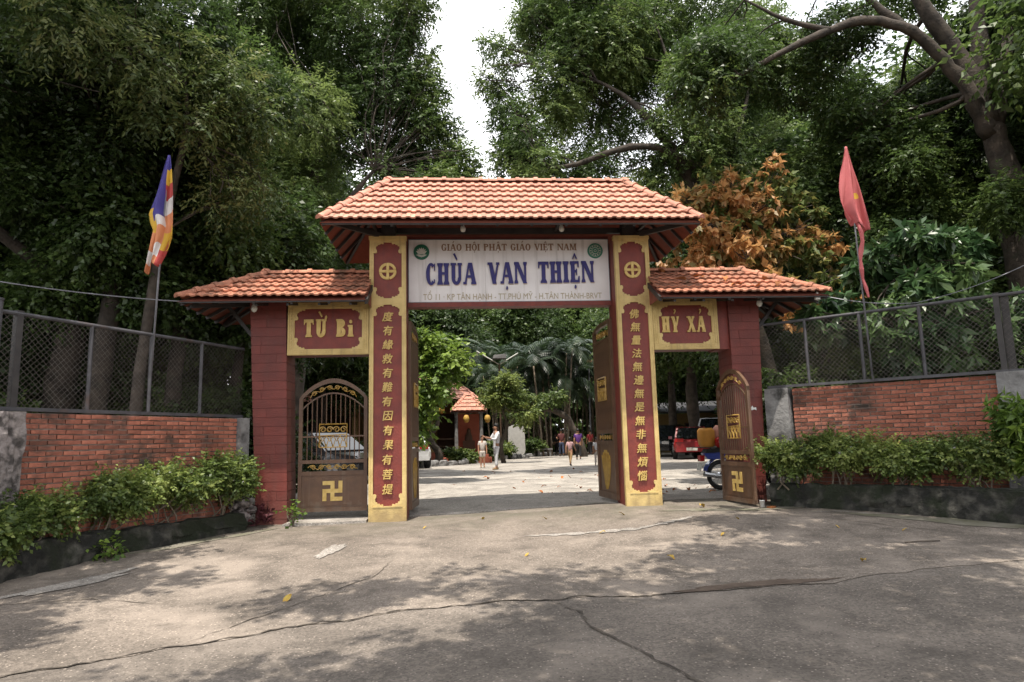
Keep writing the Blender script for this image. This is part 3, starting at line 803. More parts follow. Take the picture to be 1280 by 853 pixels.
def emblem(parent, x, z, pale):
    d = MB(); n = 32; r_ = .142
    d.prism([(r_ * math.cos(2 * PI * k / n), r_ * math.sin(2 * PI * k / n)) for k in range(n)], .362, .39)
    e = obj('emblem', d, M['pale_green'] if pale else M['green'], parent, (x, 0, z))
    p = MB()
    if not pale:
        for k in range(7):
            a = lerp(math.radians(20), math.radians(160), k / 6); L_ = .105
            c_, s_ = math.cos(a), math.sin(a)
            pts = [(0, -.045), (L_ * .55 * c_ - .026 * s_, L_ * .55 * s_ + .026 * c_ - .03), (L_ * c_, L_ * s_ - .02), (L_ * .55 * c_ + .026 * s_, L_ * .55 * s_ - .026 * c_ - .03)]
            p.prism(pts, .357 - .0006 * (k % 3), .363)
        p.prism([(-.10, -.055), (-.05, -.045), (0, -.06), (.05, -.045), (.10, -.055), (.05, -.085), (0, -.10), (-.05, -.085)], .358, .363)
        obj('lotus', p, M['petal'], e)
    else:
        for rr0, rr1 in ((.055, .064), (.105, .112), (.018, .026)):
            for k in range(24):
                a, b = 2 * PI * k / 24, 2 * PI * (k + 1) / 24
                p.prism([(rr0 * math.cos(a), rr0 * math.sin(a)), (rr1 * math.cos(a), rr1 * math.sin(a)), (rr1 * math.cos(b), rr1 * math.sin(b)), (rr0 * math.cos(b), rr0 * math.sin(b))], .3575, .363)
        for k in range(12):
            a = 2 * PI * k / 12
            p.prism([(.075 * math.cos(a - .1), .075 * math.sin(a - .1)), (.098 * math.cos(a - .1), .098 * math.sin(a - .1)), (.098 * math.cos(a + .1), .098 * math.sin(a + .1)), (.075 * math.cos(a + .1), .075 * math.sin(a + .1))], .3578, .363)
        obj('ring', p, M['petal'], e)
emblem(board, -1.60, 4.60, False); emblem(board, 1.585, 4.61, True)
tiled_roof(gate, -3.165, 3.165, -2.194, 2.194, -.912, .36, 4.785, 5.905, 1.63, M['tile'], 7, 41)
# timber/steel frame between the posts and the roof
mb = MB()
mb.box(-2.6, 2.6, .30, .38, 4.93, 5.03); mb.box(-3.0, 3.0, -.60, -.55, 4.93, 4.98)
for x in (-2.40, -2.05, -.85, .85, 2.05, 2.40): mb.beam((x, -.58, 4.93), (x, .34, 4.99), .05, .05)
for x in (-.85, .85): mb.beam((x - .02, .02, 4.95), (x + .03, .02, 5.30), .04, .04)
for sx in (-1, 1):
    mb.beam((sx * 2.25, .05, 4.80), (sx * 3.0, -.78, 4.78), .05, .08)
    mb.box(sx * 2.16 - .12, sx * 2.16 + .12, .05, .25, 4.77, 5.25)
obj('roof_frame', mb, M['steel'], gate)
for x in (-.85, .87):
    b = MB(); b.lathe([(.0, -.10), (.035, -.085), (.05, -.05), (.042, -.01), (.024, .02), (.022, .07), (0, .07)], n=10)
    bl = obj('light_bulb', b, M['bulb'], gate, (x, -.30, 4.86), smooth=True)
    c = MB(); c.tube([(0, 0, .06), (0, 0, .16)], .012); obj('socket', c, M['steel'], bl)

# scrolls for the gates
def spiral(mb, cx, cz, r_, sgn, turns=1.5, y=0, rad=.007, a0=0):
    pts = [(cx + sgn * r_ * (1 - .75 * k / 18) * math.cos(a0 + 2 * PI * turns * k / 18), y, cz + r_ * (1 - .75 * k / 18) * math.sin(a0 + 2 * PI * turns * k / 18)) for k in range(19)]
    mb.tube(pts, rad, 4)
def fret(mb, x0, x1, z0, z1, y=0, rad=.008):
    mb.tube([(x0, y, z0), (x1, y, z0), (x1, y, z1), (x0, y, z1), (x0, y, z0)], rad * 1.3, 4)
    n = 4; zs = (z0 + z1) / 2
    for k in range(n):
        a, b = lerp(x0, x1, k / n), lerp(x0, x1, (k + 1) / n)
        mb.tube([(a, y, z0), ((a + b) / 2, y, zs), (b, y, z0)], rad, 4); mb.tube([(a, y, zs), ((a + b) / 2, y, z0 + (z1 - z0) * .25), (b, y, zs)], rad, 4)
        spiral(mb, (a + b) / 2, lerp(z0, z1, .76), (z1 - z0) * .15, 1 if k % 2 else -1, 1.3, y, rad)
    mb.tube([(x0, y, zs), (x1, y, zs + .02)], rad, 4)
def swastika(mb, cx, cz, a, wd, y0, y1):
    w2 = wd / 2; e = .0007
    mb.box(cx - w2, cx + w2, y0, y1, cz - a, cz + a)
    mb.box(cx - a, cx - w2, y0, y1, cz - w2, cz + w2); mb.box(cx + w2, cx + a, y0, y1, cz - w2, cz + w2)
    mb.box(cx - a, cx - w2, y0, y1, cz + a - wd, cz + a); mb.box(cx + w2, cx + a, y0, y1, cz - a, cz - a + wd)
    mb.box(cx - a, cx - a + wd, y0, y1, cz - a, cz - w2); mb.box(cx + a - wd, cx + a, y0, y1, cz + w2, cz + a)

def small_leaf(parent, wd, z0, zs, zt, loc, rz):
    """arched side leaf: local x 0..wd, z up; zs spring line, zt crown"""
    fr = MB(); f = .06; th = .025
    def archz(x, dz=0): return zs + dz + (zt - zs) * math.sin(PI * x / wd) ** .8
    fr.box(0, f, -th, th, z0, zs); fr.box(wd - f, wd, -th, th, z0, zs)
    n = 20
    for i in range(n):
        x0, x1 = wd * i / n, wd * (i + 1) / n
        fr.prism([(x0, archz(x0) - .0), (x1, archz(x1)), (x1, max(zs - .08, archz(x1) - .075)), (x0, max(zs - .08, archz(x0) - .075))], -th - .001, th + .001)
        if 0 < i < n - 1: fr.prism([(x0, archz(x0) - .24), (x1, archz(x1) - .24), (x1, archz(x1) - .265), (x0, archz(x0) - .265)], -th * .8, th * .8)
    z1 = z0 + .60
    fr.box(f, wd - f, -th - .002, th + .002, z0, z0 + .07); fr.box(f, wd - f, -th - .002, th + .002, z1, z1 + .07); fr.box(f, wd - f, -th - .002, th + .002, z1 + .20, z1 + .26)
    fr.box(f, wd - f, -.008, .008, z0 + .07, z1); fr.box(f + .03, wd - f - .03, -.014, .014, z0 + .10, z1 - .04)
    fr.box(f, wd - f, -.012, .012, z1 + .64, z1 + .665)
    leaf = obj('gate_leaf', fr, M['brown'], parent, loc, rz)
    nb = 13; bm_ = {}
    for i in range(1, nb):
        x = lerp(f, wd - f, i / nb); zt_ = archz(x) - .25
        b = MB(); mid = (z1 + .46, z1 + .87)
        if wd * .30 < x < wd * .70:
            b.tube([(0, 0, z1 + .26), (0, 0, mid[0] - .0)], .010, 5); b2 = MB(); b2.tube([(0, 0, mid[1]), (0, 0, zt_)], .010, 5); obj('bar', b2, M['brown'], leaf, (x, 0, 0))
        else: b.tube([(0, 0, z1 + .26), (0, 0, zt_)], .010, 5)
        obj('bar', b, M['brown'], leaf, (x, 0, 0))
    g_ = MB(); fret(g_, wd * .30, wd * .70, z1 + .47, z1 + .86, -.02, .011)
    obj('fret_ornament', g_, M['brass'], leaf)
    s_ = MB()
    for k in range(6):
        x = lerp(wd * .16, wd * .84, (k + .5) / 6); spiral(s_, x, z1 + .135, .045, 1 if k % 2 else -1, 1.5, -.018, .008)
    s_.tube([(lerp(wd * .14, wd * .86, t_ / 20), -.018, z1 + .135 + .035 * math.sin(t_ * 1.2)) for t_ in range(21)], .007, 4)
    obj('scroll_band', s_, M['brass'], leaf)
    a_ = MB()
    for k in range(6):
        x = lerp(wd * .16, wd * .84, (k + .5) / 6); spiral(a_, x, archz(x) - .155, .042, 1 if k < 3 else -1, 1.5, -.018, .008)
    a_.tube([(x, -.018, archz(x) - .155 + .03 * math.sin(x * 30)) for x in np.linspace(wd * .16, wd * .84, 22)], .007, 4)
    obj('scroll_arch', a_, M['brass'], leaf)
    m_ = MB(); swastika(m_, wd * .5, (z0 + .10 + z1 - .04) / 2 + .01, .165, .066, -.026, -.014)
    obj('manji_symbol', m_, M['gold'], leaf)
    return leaf
def big_leaf(parent, loc, rz, wd, z0, zt, flip):
    fr = MB(); f = .09; th = .03
    fr.box(0, f, -th, th, z0, zt + .02); fr.box(wd - f, wd, -th, th, z0, zt - .08)
    n = 8
    for i in range(n):
        x0, x1 = f + (wd - f) * i / n, f + (wd - f) * (i + 1) / n
        za = lambda x: zt + .02 - .13 * (max(0, x - wd * .55) / (wd * .45)) ** 2
        fr.prism([(x0, za(x0)), (x1, za(x1)), (x1, za(x1) - .08), (x0, za(x0) - .08)], -th - .001, th + .001)
    zz = [z0, z0 + .98, z0 + 1.18, z0 + 3.0]
    fr.box(f, wd - f, -th - .002, th + .002, z0, z0 + .12); fr.box(f, wd - f, -th - .002, th + .002, zz[1], zz[1] + .07); fr.box(f, wd - f, -th - .002, th + .002, zz[2], zz[2] + .07); fr.box(f, wd - f, -th - .002, th + .002, zt - .34, zt - .30)
    fr.box(f, wd - f, -.006, .006, z0 + .12, zz[1])
    fr.box(f, wd - f, -.004, .004, zz[2] + .07, zt - .34)
    leaf = obj('gate_leaf', fr, M['brown'], parent, loc, rz)
    nb = 13
    bmesh_ = MB(); bmesh_.box(-.016, .016, -.028, .028, zz[2] + .07, zt - .34); bme = bmesh_.mesh('bar', M['brown'])
    for i in range(1, nb): piece('bar', bme, leaf, (lerp(f, wd - f, i / nb), 0, 0))
    sides = (-1, 1)
    g_ = MB()
    for sd in sides: fret(g_, wd * .28, wd * .74, z0 + 1.80, z0 + 2.22, sd * .045, .014)
    obj('fret_ornament', g_, M['brass'], leaf)
    s_ = MB(); t_ = MB()
    for sd in sides:
        for k in range(5):
            spiral(s_, lerp(wd * .18, wd * .84, (k + .5) / 5), zz[1] + .125, .045, 1 if k % 2 else -1, 1.5, sd * .022, .010)
            spiral(t_, lerp(wd * .2, wd * .8, (k + .5) / 5), zt - .21, .06, 1 if k % 2 else -1, 1.5, sd * .022, .011)
    obj('scroll_band', s_, M['brass'], leaf); obj('scroll_crest', t_, M['brass'], leaf)
    cx, cz = wd * .52, z0 + .16
    for k in range(6):
        a = lerp(-.42, .42, k / 5)
        pm_ = MB(); L_ = .74 - .10 * abs(k - 2.5) / 2.5
        for sd in sides:
            pts = []
            for t2 in range(9):
                u = t2 / 8; hw = .075 * math.sin(PI * min(1, u * .93 + .07)) ** .7
                x = math.sin(a) * L_ * (u ** .7) * .85; z = u * L_ * math.cos(a * .5)
                pts.append((x, z, hw))
            vs2 = []
            for x, z, hw in pts: vs2 += [(x - hw, sd * .010, z), (x, sd * (.035 + .004 * (k % 2)), z), (x + hw, sd * .010, z)]
            pm_.add([(v[0] + cx, v[1], v[2] + cz) for v in vs2], [(3 * i + j, 3 * i + j + 1, 3 * i + j + 4, 3 * i + j + 3) for i in range(8) for j in range(2)])
        obj('lotus_petal', pm_, M['brass'], leaf, smooth=True)
    return leaf
big_leaf(gate, (-1.825, .44, 0), PI / 2 - .05, 1.15, .035, 3.33, False)
big_leaf(gate, (1.825, .44, 0), PI / 2 + .09, 1.10, .085, 3.33, True)

# ------------------------------------------------------------------ side gates
def flank(sgn):
    left = sgn < 0
    sg = empty('side_gate', 'small side gate reading TỪ Bi with a closed arched leaf and red pillar' if left else 'small side gate reading HỶ XẢ with its arched leaf swung open', 'gateway', (sgn * 3.5, 0, 0))
    def W(x): return x - sgn * 3.5
    # pillar
    if left: tl, tr, bl, br, zb = -4.49, -3.885, -4.285, -3.79, -.3
    else: tl, tr, bl, br, zb = 3.88, 4.45, 3.885, 4.315, -.3
    core = MB(); e = .012
    core.hexa([(W(bl) + e, e, zb), (W(br) - e, e, zb), (W(br) - e, .62 - e, zb), (W(bl) + e, .62 - e, zb), (W(tl) + e, e, 3.66), (W(tr) - e, e, 3.66), (W(tr) - e, .62 - e, 3.66), (W(tl) + e, .62 - e, 3.66)])
    pil = obj('pillar', core, mat('pillar_joint', (.125, .028, .025), (.17, .045, .040), 8, .7) if left else bpy.data.materials['pillar_joint'], sg)
    n = 25; H0, H1 = -.16, 3.64
    for i in range(n):
        z0, z1 = lerp(H0, H1, i / n) + .003, lerp(H0, H1, (i + 1) / n) - .003
        def ex(z):
            f = (z - zb) / (3.66 - zb); return W(lerp(bl, tl, f)), W(lerp(br, tr, f))
        (a0, b0), (a1, b1) = ex(z0), ex(z1)
        f = (.34, .62, .45, .7, .3)[i % 5] + R.uniform(-.06, .06)
        whole = i % 4 == 1 or (i * 7) % 5 == 2
        gaps = [(0, 1)] if whole else [(0, f), (f, 1)]
        for (u0, u1) in gaps:
            pr = R.uniform(-.003, .003)
            q0, q1 = u0 + (.004 if u0 > 0 else 0), u1 - (.004 if u1 < 1 else 0)
            b = MB(); xl_, xr_ = (-pr * .5 if u0 == 0 else 0), (pr * .5 if u1 == 1 else 0)
            xa, xb, xc_, xd = lerp(a0, b0, q0) + xl_, lerp(a0, b0, q1) + xr_, lerp(a1, b1, q1) + xr_, lerp(a1, b1, q0) + xl_
            yb_ = .62
            b.hexa([(xa, -pr, z0), (xb, -pr, z0), (xb, yb_, z0), (xa, yb_, z0), (xd, -pr, z1), (xc_, -pr, z1), (xc_, yb_, z1), (xd, yb_, z1)])
            obj('painted_block', b, M['pillar'], pil)
    # name panel over the opening
    x0, x1 = (-3.845, -2.484) if left else (2.482, 3.665)
    z0, z1 = 2.70, 3.61
    lint = MB(); lint.box(W(x0) + .01, W(x1) - .01, .03, .5, z0 + .02, z1 + .14)
    if not left: lint.box(W(3.66), W(3.90), .06, .5, z0 - .0, z1 + .1)
    ln = obj('lintel', lint, M['red'], sg)
    fr = MB(); bw = .115; y0 = -.030
    fr.box(W(x0), W(x1), y0, .03, z0, z0 + bw * .85); fr.box(W(x0), W(x1), y0, .03, z1 - bw, z1)
    fr.box(W(x0), W(x0) + bw, y0 + .001, .03, z0 + bw * .85, z1 - bw); fr.box(W(x1) - bw, W(x1), y0 + .001, .03, z0 + bw * .85, z1 - bw)
    for k in (0, 1):
        i_ = .012 + k * .07; fr.box(W(x0) + i_, W(x1) - i_, y0 - .010, .0, z0 + i_, z0 + i_ + .016); fr.box(W(x0) + i_, W(x1) - i_, y0 - .010, .0, z1 - i_ - .016, z1 - i_)
        fr.box(W(x0) + i_, W(x0) + i_ + .016, y0 - .0095, .0, z0 + i_ + .016, z1 - i_ - .016); fr.box(W(x1) - i_ - .016, W(x1) - i_, y0 - .0095, .0, z0 + i_ + .016, z1 - i_ - .016)
    frm = obj('panel_frame', fr, M['yellow'], ln)
    pn = MB(); pn.box(W(x0) + bw * .8, W(x1) - bw * .8, -.004, .035, z0 + bw * .6, z1 - bw * .8); obj('red_panel', pn, M['red'], ln)
    for sx in (-1, 1):
        for sz_ in (-1, 1):
            mbq = MB(); mbq.prism([(px * sx, pz * sz_) for px, pz in stepped(.165, sx, sz_)], y0 + .004, .02)
            obj('corner_ornament', mbq, M['yellow'], ln, ((W(x0) + bw) if sx > 0 else (W(x1) - bw), 0, (z0 + bw * .85) if sz_ > 0 else (z1 - bw)))
    beads = MB()
    nbd = int((x1 - x0) / .055)
    for i in range(nbd):
        xx = W(lerp(x0 + .06, x1 - .06, (i + .5) / nbd))
        for zz in (z0 + .052, z1 - .058): beads.box(xx - .016, xx + .016, y0 - .012, 0, zz - .012, zz + .012)
    for i in range(int((z1 - z0) / .055) - 3):
        zz = z0 + .12 + i * .055
        for xx in (W(x0) + .056, W(x1) - .056): beads.box(xx - .012, xx + .012, y0 - .012, 0, zz - .016, zz + .016)
    obj('carved_beads', beads, M['yellow'], ln, kind='stuff')
    txt = 'TỪ Bi' if left else 'HỶ XẢ'
    xa, xb = ((-3.575, -2.735) if left else (2.645, 3.42))
    res = None; wx = 1.0; h = .305 if left else .285
    for _ in range(12):
        res, tot = word_layout(txt, h, wx, .035, .42 * h, s=.33, t=.15, sh=.10); wx *= (xb - xa) / tot
    for b, mk, x in res:
        q_, _ = letter_mb(b, mk, h, wx, -.036, -.003, .33, .15, .10); obj('letter', q_, M['gold'], ln, (W(xa) + x, 0, 3.005))
    # roof: plain against the tall post, hipped outwards
    if left: tiled_roof(sg, W(-5.40), W(-2.44), W(-4.32), W(-2.44), -.76, .33, 3.545, 4.175, 1.42, M['tile_old'], 5, 20)
    else: tiled_roof(sg, W(2.44), W(5.39), W(2.44), W(4.31), -.76, .33, 3.545, 4.175, 1.42, M['tile_old'], 5, 20)
    fm = MB()
    xo = W(sgn * 4.2)
    fm.box(min(W(sgn * 2.5), W(sgn * 4.9)), max(W(sgn * 2.5), W(sgn * 4.9)), .25, .33, 3.63, 3.71)
    fm.beam((W(sgn * 4.45), .31, 3.0), (W(sgn * 4.95), .31, 3.62), .05, .06); fm.beam((W(sgn * 4.45), .31, 3.64), (W(sgn * 5.25), -.58, 3.45), .05, .06); fm.beam((W(sgn * 4.45), .31, 3.64), (W(sgn * 5.25), 1.2, 3.45), .05, .06)
    for x in (2.7, 3.2, 3.7, 4.2): fm.beam((W(sgn * x), -.66, 3.45), (W(sgn * x), .3, 3.64), .04, .04)
    obj('roof_frame', fm, M['steel'], sg)
    b = MB(); b.lathe([(.0, -.11), (.038, -.09), (.055, -.05), (.045, -.01), (.026, .02), (.024, .08), (0, .08)], n=10)
    bl = obj('light_bulb', b, M['bulb'], sg, (W(sgn * 4.33), -.30, 3.50), smooth=True)
    c = MB(); c.tube([(0, 0, .06), (0, 0, .14)], .014); obj('socket', c, M['steel'], bl)
    if left:
        small_leaf(sg, 1.155, .075, 1.98, 2.32, (W(-3.69), .27, 0), 0)
    else:
        small_leaf(sg, 1.08, .055, 1.98, 2.31, (W(3.70), .33, 0), -PI / 2 + .11)
        p = MB(); p.prism([(0, 0), (.05, .015), (.09, .0), (.085, .05), (.04, .045), (.02, .08), (-.005, .05)], -.009, -.004); obj('paper_scrap', p, M['paper'], sg, (W(4.17), 0, 1.60))
    return sg
flank(-1); flank(1)

# ------------------------------------------------------------------ foliage
def nrm(a): return a / (np.linalg.norm(a, axis=-1, keepdims=True) + 1e-9)
def leaves_mesh(name, clumps, nspray, m, ll=.16, lw=.055, per=10, tw=.55, seed=0, droop=.3, tone=(.1, .75), shell=.5, flatz=.55, whorl=False):
    """clumps: (x,y,z,rx,ry,rz[,weight]); leafy twigs spread through the outer part of each clump"""
    g = np.random.default_rng(seed)
    C = np.array([c[:6] for c in clumps], float)
    wgt = np.array([(c[6] if len(c) > 6 else 1) * (c[3] * c[4] * c[5]) ** (2 / 3) for c in clumps]); wgt /= wgt.sum()
    S = nspray
    ci = g.choice(len(C), S, p=wgt)
    u = nrm(g.normal(size=(S, 3)))
    rr_ = (shell ** 3 + (1 - shell ** 3) * g.random(S)) ** (1 / 3)
    # broken edge: push some twigs outward
    rr_ = rr_ * (1 + .22 * (g.random(S) ** 3))
    P = C[ci, :3] + u * C[ci, 3:] * rr_[:, None]
    D = nrm(u * .7 + g.normal(size=(S, 3)) * .45 + np.array([0, 0, -droop]))
    ct = g.uniform(tone[0], tone[1], len(C))
    st = np.clip(ct[ci] + g.normal(0, .12, S), 0, 1)
    L_ = tw * g.uniform(.6, 1.3, S)
    side = nrm(np.cross(D, np.array([0, 0, 1.]) + .01))
    t_ = (np.arange(per) + .5) / per
    base = P[:, None] + D[:, None] * (t_[None, :, None] * L_[:, None, None])
    base[:, :, 2] -= (t_ ** 2)[None] * L_[:, None] * droop * .5
    sg = np.where(np.arange(per) % 2 == 0, 1., -1.)
    if whorl:
        ang = np.arange(per) * 2 * np.pi / per
        n2 = nrm(np.cross(D, side))
        ld = D[:, None] * .55 + side[:, None] * np.cos(ang)[None, :, None] + n2[:, None] * np.sin(ang)[None, :, None] + np.array([0, 0, -.25])
        base = P[:, None] + D[:, None] * (L_[:, None, None] * .3) + 0 * ld
    else:
        ld = D[:, None] * .65 + side[:, None] * sg[None, :, None] * .75
    ld = nrm(ld + g.normal(size=(S, per, 3)) * .28 + np.array([0, 0, -.12 - droop * .3]))
    nv = nrm(np.array([0, 0, flatz]) + u[:, None] * .35 + g.normal(size=(S, per, 3)) * .45)
    wv = nrm(np.cross(ld, nv)); nv = np.cross(wv, ld)
    sc = g.uniform(.6, 1.25, (S, per, 1))
    l_ = ll * sc; w_ = lw * sc * g.uniform(.8, 1.2, (S, per, 1))
    A = base; B = base + ld * l_ * .45 + wv * w_ + nv * w_ * .25; T = base + ld * l_ - nv * l_ * .12; E_ = base + ld * l_ * .45 - wv * w_ + nv * w_ * .25
    V = np.stack([A, B, T, E_], 2).reshape(-1, 3)
    nl = S * per
    me = bpy.data.meshes.new(name)
    me.vertices.add(nl * 4); me.vertices.foreach_set('co', V.ravel().astype(np.float32))
    me.loops.add(nl * 4); me.loops.foreach_set('vertex_index', np.arange(nl * 4, dtype=np.int32))
    me.polygons.add(nl); me.polygons.foreach_set('loop_start', np.arange(0, nl * 4, 4, dtype=np.int32))
    at = me.attributes.new('tone', 'FLOAT', 'FACE')
    tv = np.clip(np.repeat(st, per) + g.normal(0, .1, nl), 0, 1)
    at.data.foreach_set('value', tv.astype(np.float32))
    me.materials.append(m); me.update(); me.validate()
    return me
def wiggle(a, b, n, amp, rr, sag=0):
    a = Vector(a); b = Vector(b); L_ = (b - a).length; pts = []
    o = Vector((rr.uniform(-1, 1), rr.uniform(-1, 1), rr.uniform(-.5, .5))) * amp * L_
    o2 = Vector((rr.uniform(-1, 1), rr.uniform(-1, 1), rr.uniform(-.5, .5))) * amp * L_ * .6
    for i in range(n + 1):
        t_ = i / n
        pts.append(a.lerp(b, t_) + o * math.sin(PI * t_) + o2 * math.sin(2 * PI * t_) + Vector((0, 0, -sag * 4 * t_ * (1 - t_) * 0)))
    return pts
def gnarl(path, rads, rr, amp=.10, sub=4):
    P = [Vector(p) for p in path]; o = []; q = []
    for i in range(len(P) - 1):
        p0, p1, p2, p3 = P[max(i - 1, 0)], P[i], P[i + 1], P[min(i + 2, len(P) - 1)]
        for k in range(sub):
            t_ = k / sub
            o.append(.5 * (2 * p1 + (p2 - p0) * t_ + (2 * p0 - 5 * p1 + 4 * p2 - p3) * t_ * t_ + (3 * p1 - p0 - 3 * p2 + p3) * t_ ** 3)); q.append(lerp(rads[i], rads[i + 1], t_))
    o.append(P[-1]); q.append(rads[-1])
    for i in range(1, len(o) - 1): o[i] = o[i] + Vector((rr.uniform(-1, 1), rr.uniform(-1, 1), rr.uniform(-.5, .5))) * q[i] * amp * 1.6; q[i] *= rr.uniform(1 - amp, 1 + amp)
    return o, q
def trunk_mb(path, rads, clumps, seed, nlimb=None, twigs=3, lr=.35, limbs=()):
    rr = random.Random(seed); mb = MB()
    mb.tube(*gnarl(path, rads, rr), 12)
    pv = [Vector(p) for p in path]
    for lp, lrad in limbs: mb.tube(*gnarl(lp, lrad, rr, .14), 9)
    src = [(p, r_) for p, r_ in zip(pv[len(pv) // 2:], rads[len(pv) // 2:])] if not limbs else []
    for lp, lrad in limbs: src += [(Vector(p), r_) for p, r_ in list(zip(lp, lrad))[1:]]
    cs = list(clumps) if nlimb is None else list(clumps)[:nlimb]
    for c in cs:
        cc = Vector(c[:3])
        p, r_ = min(src, key=lambda q: (q[0] - cc).length + rr.uniform(0, 1.0))
        r0 = max(.02, min(.075, r_ * lr))
        pts = wiggle(p, cc, 6, .13, rr)
        mb.tube(pts, [lerp(r0, max(.012, r0 * .3), i / 6) for i in range(7)], 6, cap=False)
        for _ in range(twigs):
            k = rr.randrange(2, 6)
            e = cc + Vector((rr.uniform(-1, 1) * c[3], rr.uniform(-1, 1) * c[4], rr.uniform(-.8, 1) * c[5])) * .85
            q = wiggle(pts[k], e, 4, .12, rr)
            mb.tube(q, [lerp(r0 * .45, .008, i / 4) for i in range(5)], 5, cap=False)
    return mb
def sub_clumps(c, n, seed, f=.5):
    rr = random.Random(seed); o = []
    for x, y, z, a, b, h in c:
        for _ in range(n):
            u = Vector((rr.gauss(0, 1), rr.gauss(0, 1), rr.gauss(0, 1))).normalized() * rr.uniform(.45, .95)
            s_ = rr.uniform(.7, 1.25) * f
            o.append((x + u.x * a, y + u.y * b, z + u.z * h, a * s_, b * s_, h * s_ * .8))
    return o
def tree(name, label, base, path, rads, clumps, nspray, m, bark=None, seed=0, step=2, group=None, limbs=(), nsub=8, brmin=-9, fsub=.42, **kw):
    t = empty(name, label, 'tree', base, 0, group)
    sc_ = sub_clumps(clumps, nsub, seed, fsub) if nsub else clumps
    loc = lambda c: (c[0] - base[0], c[1] - base[1], c[2] - base[2]) + tuple(c[3:])
    lc = [loc(c) for c in sc_]
    big = [loc(c) for c in clumps if c[2] > brmin]
    lm = [([loc(p) for p in lp], lr_) for lp, lr_ in limbs]
    tm = trunk_mb([loc(p) for p in path], rads, big + [c for c in lc[::step] if c[2] + base[2] > brmin], seed, limbs=lm)
    obj('trunk', tm, bark or M['bark'], t, smooth=True)
    piece('crown', leaves_mesh('crown', lc, nspray, m, seed=seed, **kw), t, (0, 0, 0))
    return t

# the tall trees either side of the gap of sky behind the gate
T_L = [(-2.2, 8.3, 14.8, .7, .7, .8), (-2.3, 8.3, 13.4, .7, .7, .7), (-1.75, 8.2, 12.2, .65, .6, .6), (-1.5, 8.2, 11, .6, .6, .6), (-.95, 8.2, 9.8, .6, .6, .6), (-1.4, 8.2, 8.9, .8, .7, .6), (-3.4, 9.0, 12.6, 1.9, 1.9, 2.0), (-3.0, 8.6, 9.9, 1.9, 1.8, 1.7), (-5.6, 9.2, 11.0, 2.4, 2.2, 2.5), (-4.4, 8.8, 15.2, 2.6, 2.2, 1.9), (-6.6, 9.2, 14.2, 2.3, 2.2, 2.2), (-8.3, 9.6, 11.6, 2.2, 2.2, 2.4), (-2.0, 8.2, 9.2, 1.3, 1.3, 1.2), (-5.0, 8.3, 8.0, 2.0, 1.6, 1.4), (-7.4, 8.6, 8.3, 2.0, 1.8, 1.6)]
tree('broadleaf_tree', 'tall dark green tree behind the left side gate, its edge bordering the gap of sky', (-6.0, 9.5, gz(-6, 9.5)), [(-6.0, 9.5, 0), (-5.9, 9.4, 3), (-5.6, 9.2, 6), (-5.4, 9.1, 9), (-5.2, 9, 12)], [.30, .26, .22, .15, .06], T_L, 23000, M['lf_b'], seed=3,
     limbs=[([(-5.8, 9.2, 5.6), (-4.6, 8.3, 7.8), (-3.4, 7.9, 9.2)], [.16, .11, .05]), ([(-5.7, 9.2, 6.6), (-7.2, 8.6, 8.0), (-8.6, 8.2, 8.6)], [.15, .1, .05])], ll=.14, lw=.024, tw=.45, tone=(.0, 1.0))
T_R = [(6.1, 7.5, 9.7, .9, .5, .7), (7.1, 7.5, 10.4, .9, .5, .8), (5.4, 7.4, 10.8, .8, .5, .6), (7.6, 7.6, 9.2, .7, .5, .6), (1.6, 8.4, 14.9, .7, .7, .8), (.7, 8.4, 13.4, .7, .7, .6), (.25, 8.4, 12.4, .65, .6, .6), (.75, 8.4, 11.2, .65, .6, .6), (.8, 8.3, 9.8, .65, .6, .6), (6.0, 8.8, 16.0, 1.9, 1.6, 1.3), (7.6, 9.0, 15.2, 1.6, 1.6, 1.3), (2.0, 8.6, 13.4, 1.7, 1.8, 2.2), (1.6, 8.4, 10.6, 1.45, 1.5, 1.6), (3.8, 9.0, 12.0, 2.2, 2.0, 2.4), (4.2, 9.0, 15.0, 2.4, 2.2, 1.9), (6.6, 9.2, 14.0, 2.1, 2.0, 1.6), (1.9, 8.2, 8.8, 1.4, 1.4, 1.1), (4.4, 8.6, 9.6, 1.5, 1.5, 1.4), (7.2, 9.0, 9.6, 1.1, 1.2, 1.2), (8.6, 9.4, 12.4, 2.0, 2.0, 2.4), (2.5, 8.4, 15.6, 2.0, 1.8, 1.4)]
tree('broadleaf_tree', 'tall grey green tree behind the gate, right of the gap of sky', (8.9, 8.6, gz(8.9, 8.6)), [(8.9, 8.6, 0), (8.3, 8.5, 4), (6.6, 8.2, 8.4), (6.6, 8.4, 10), (6.7, 8.7, 13)], [.27, .24, .22, .16, .06], T_R, 22000, M['lf_b'], M['bark_dark'], seed=5,
     limbs=[([(6.5, 8.2, 8.4), (5.6, 7.7, 9.9), (4.4, 7.5, 11.3), (3.4, 7.6, 12.0)], [.17, .13, .09, .04]), ([(6.5, 8.2, 8.8), (5.6, 7.4, 9.6), (4.2, 7.2, 9.7), (2.6, 7.3, 9.2), (1.8, 7.6, 9.2)], [.14, .11, .10, .07, .03]), ([(6.6, 8.2, 8.4), (6.0, 7.6, 10.5), (5.6, 7.4, 12.5), (5.2, 7.4, 14)], [.10, .07, .05, .02]), ([(6.6, 8.2, 8.4), (7.6, 7.8, 10), (8.2, 7.6, 12), (8.3, 7.5, 13.5)], [.10, .07, .04, .02]), ([(6.0, 7.6, 10.5), (6.6, 7.4, 11.6), (7.0, 7.3, 12.8)], [.05, .035, .015]), ([(6.5, 8.2, 9.0), (7.0, 8.0, 11.0), (7.2, 8.0, 13.5)], [.18, .13, .06])], ll=.14, lw=.024, tw=.45, tone=(.1, 1.0))
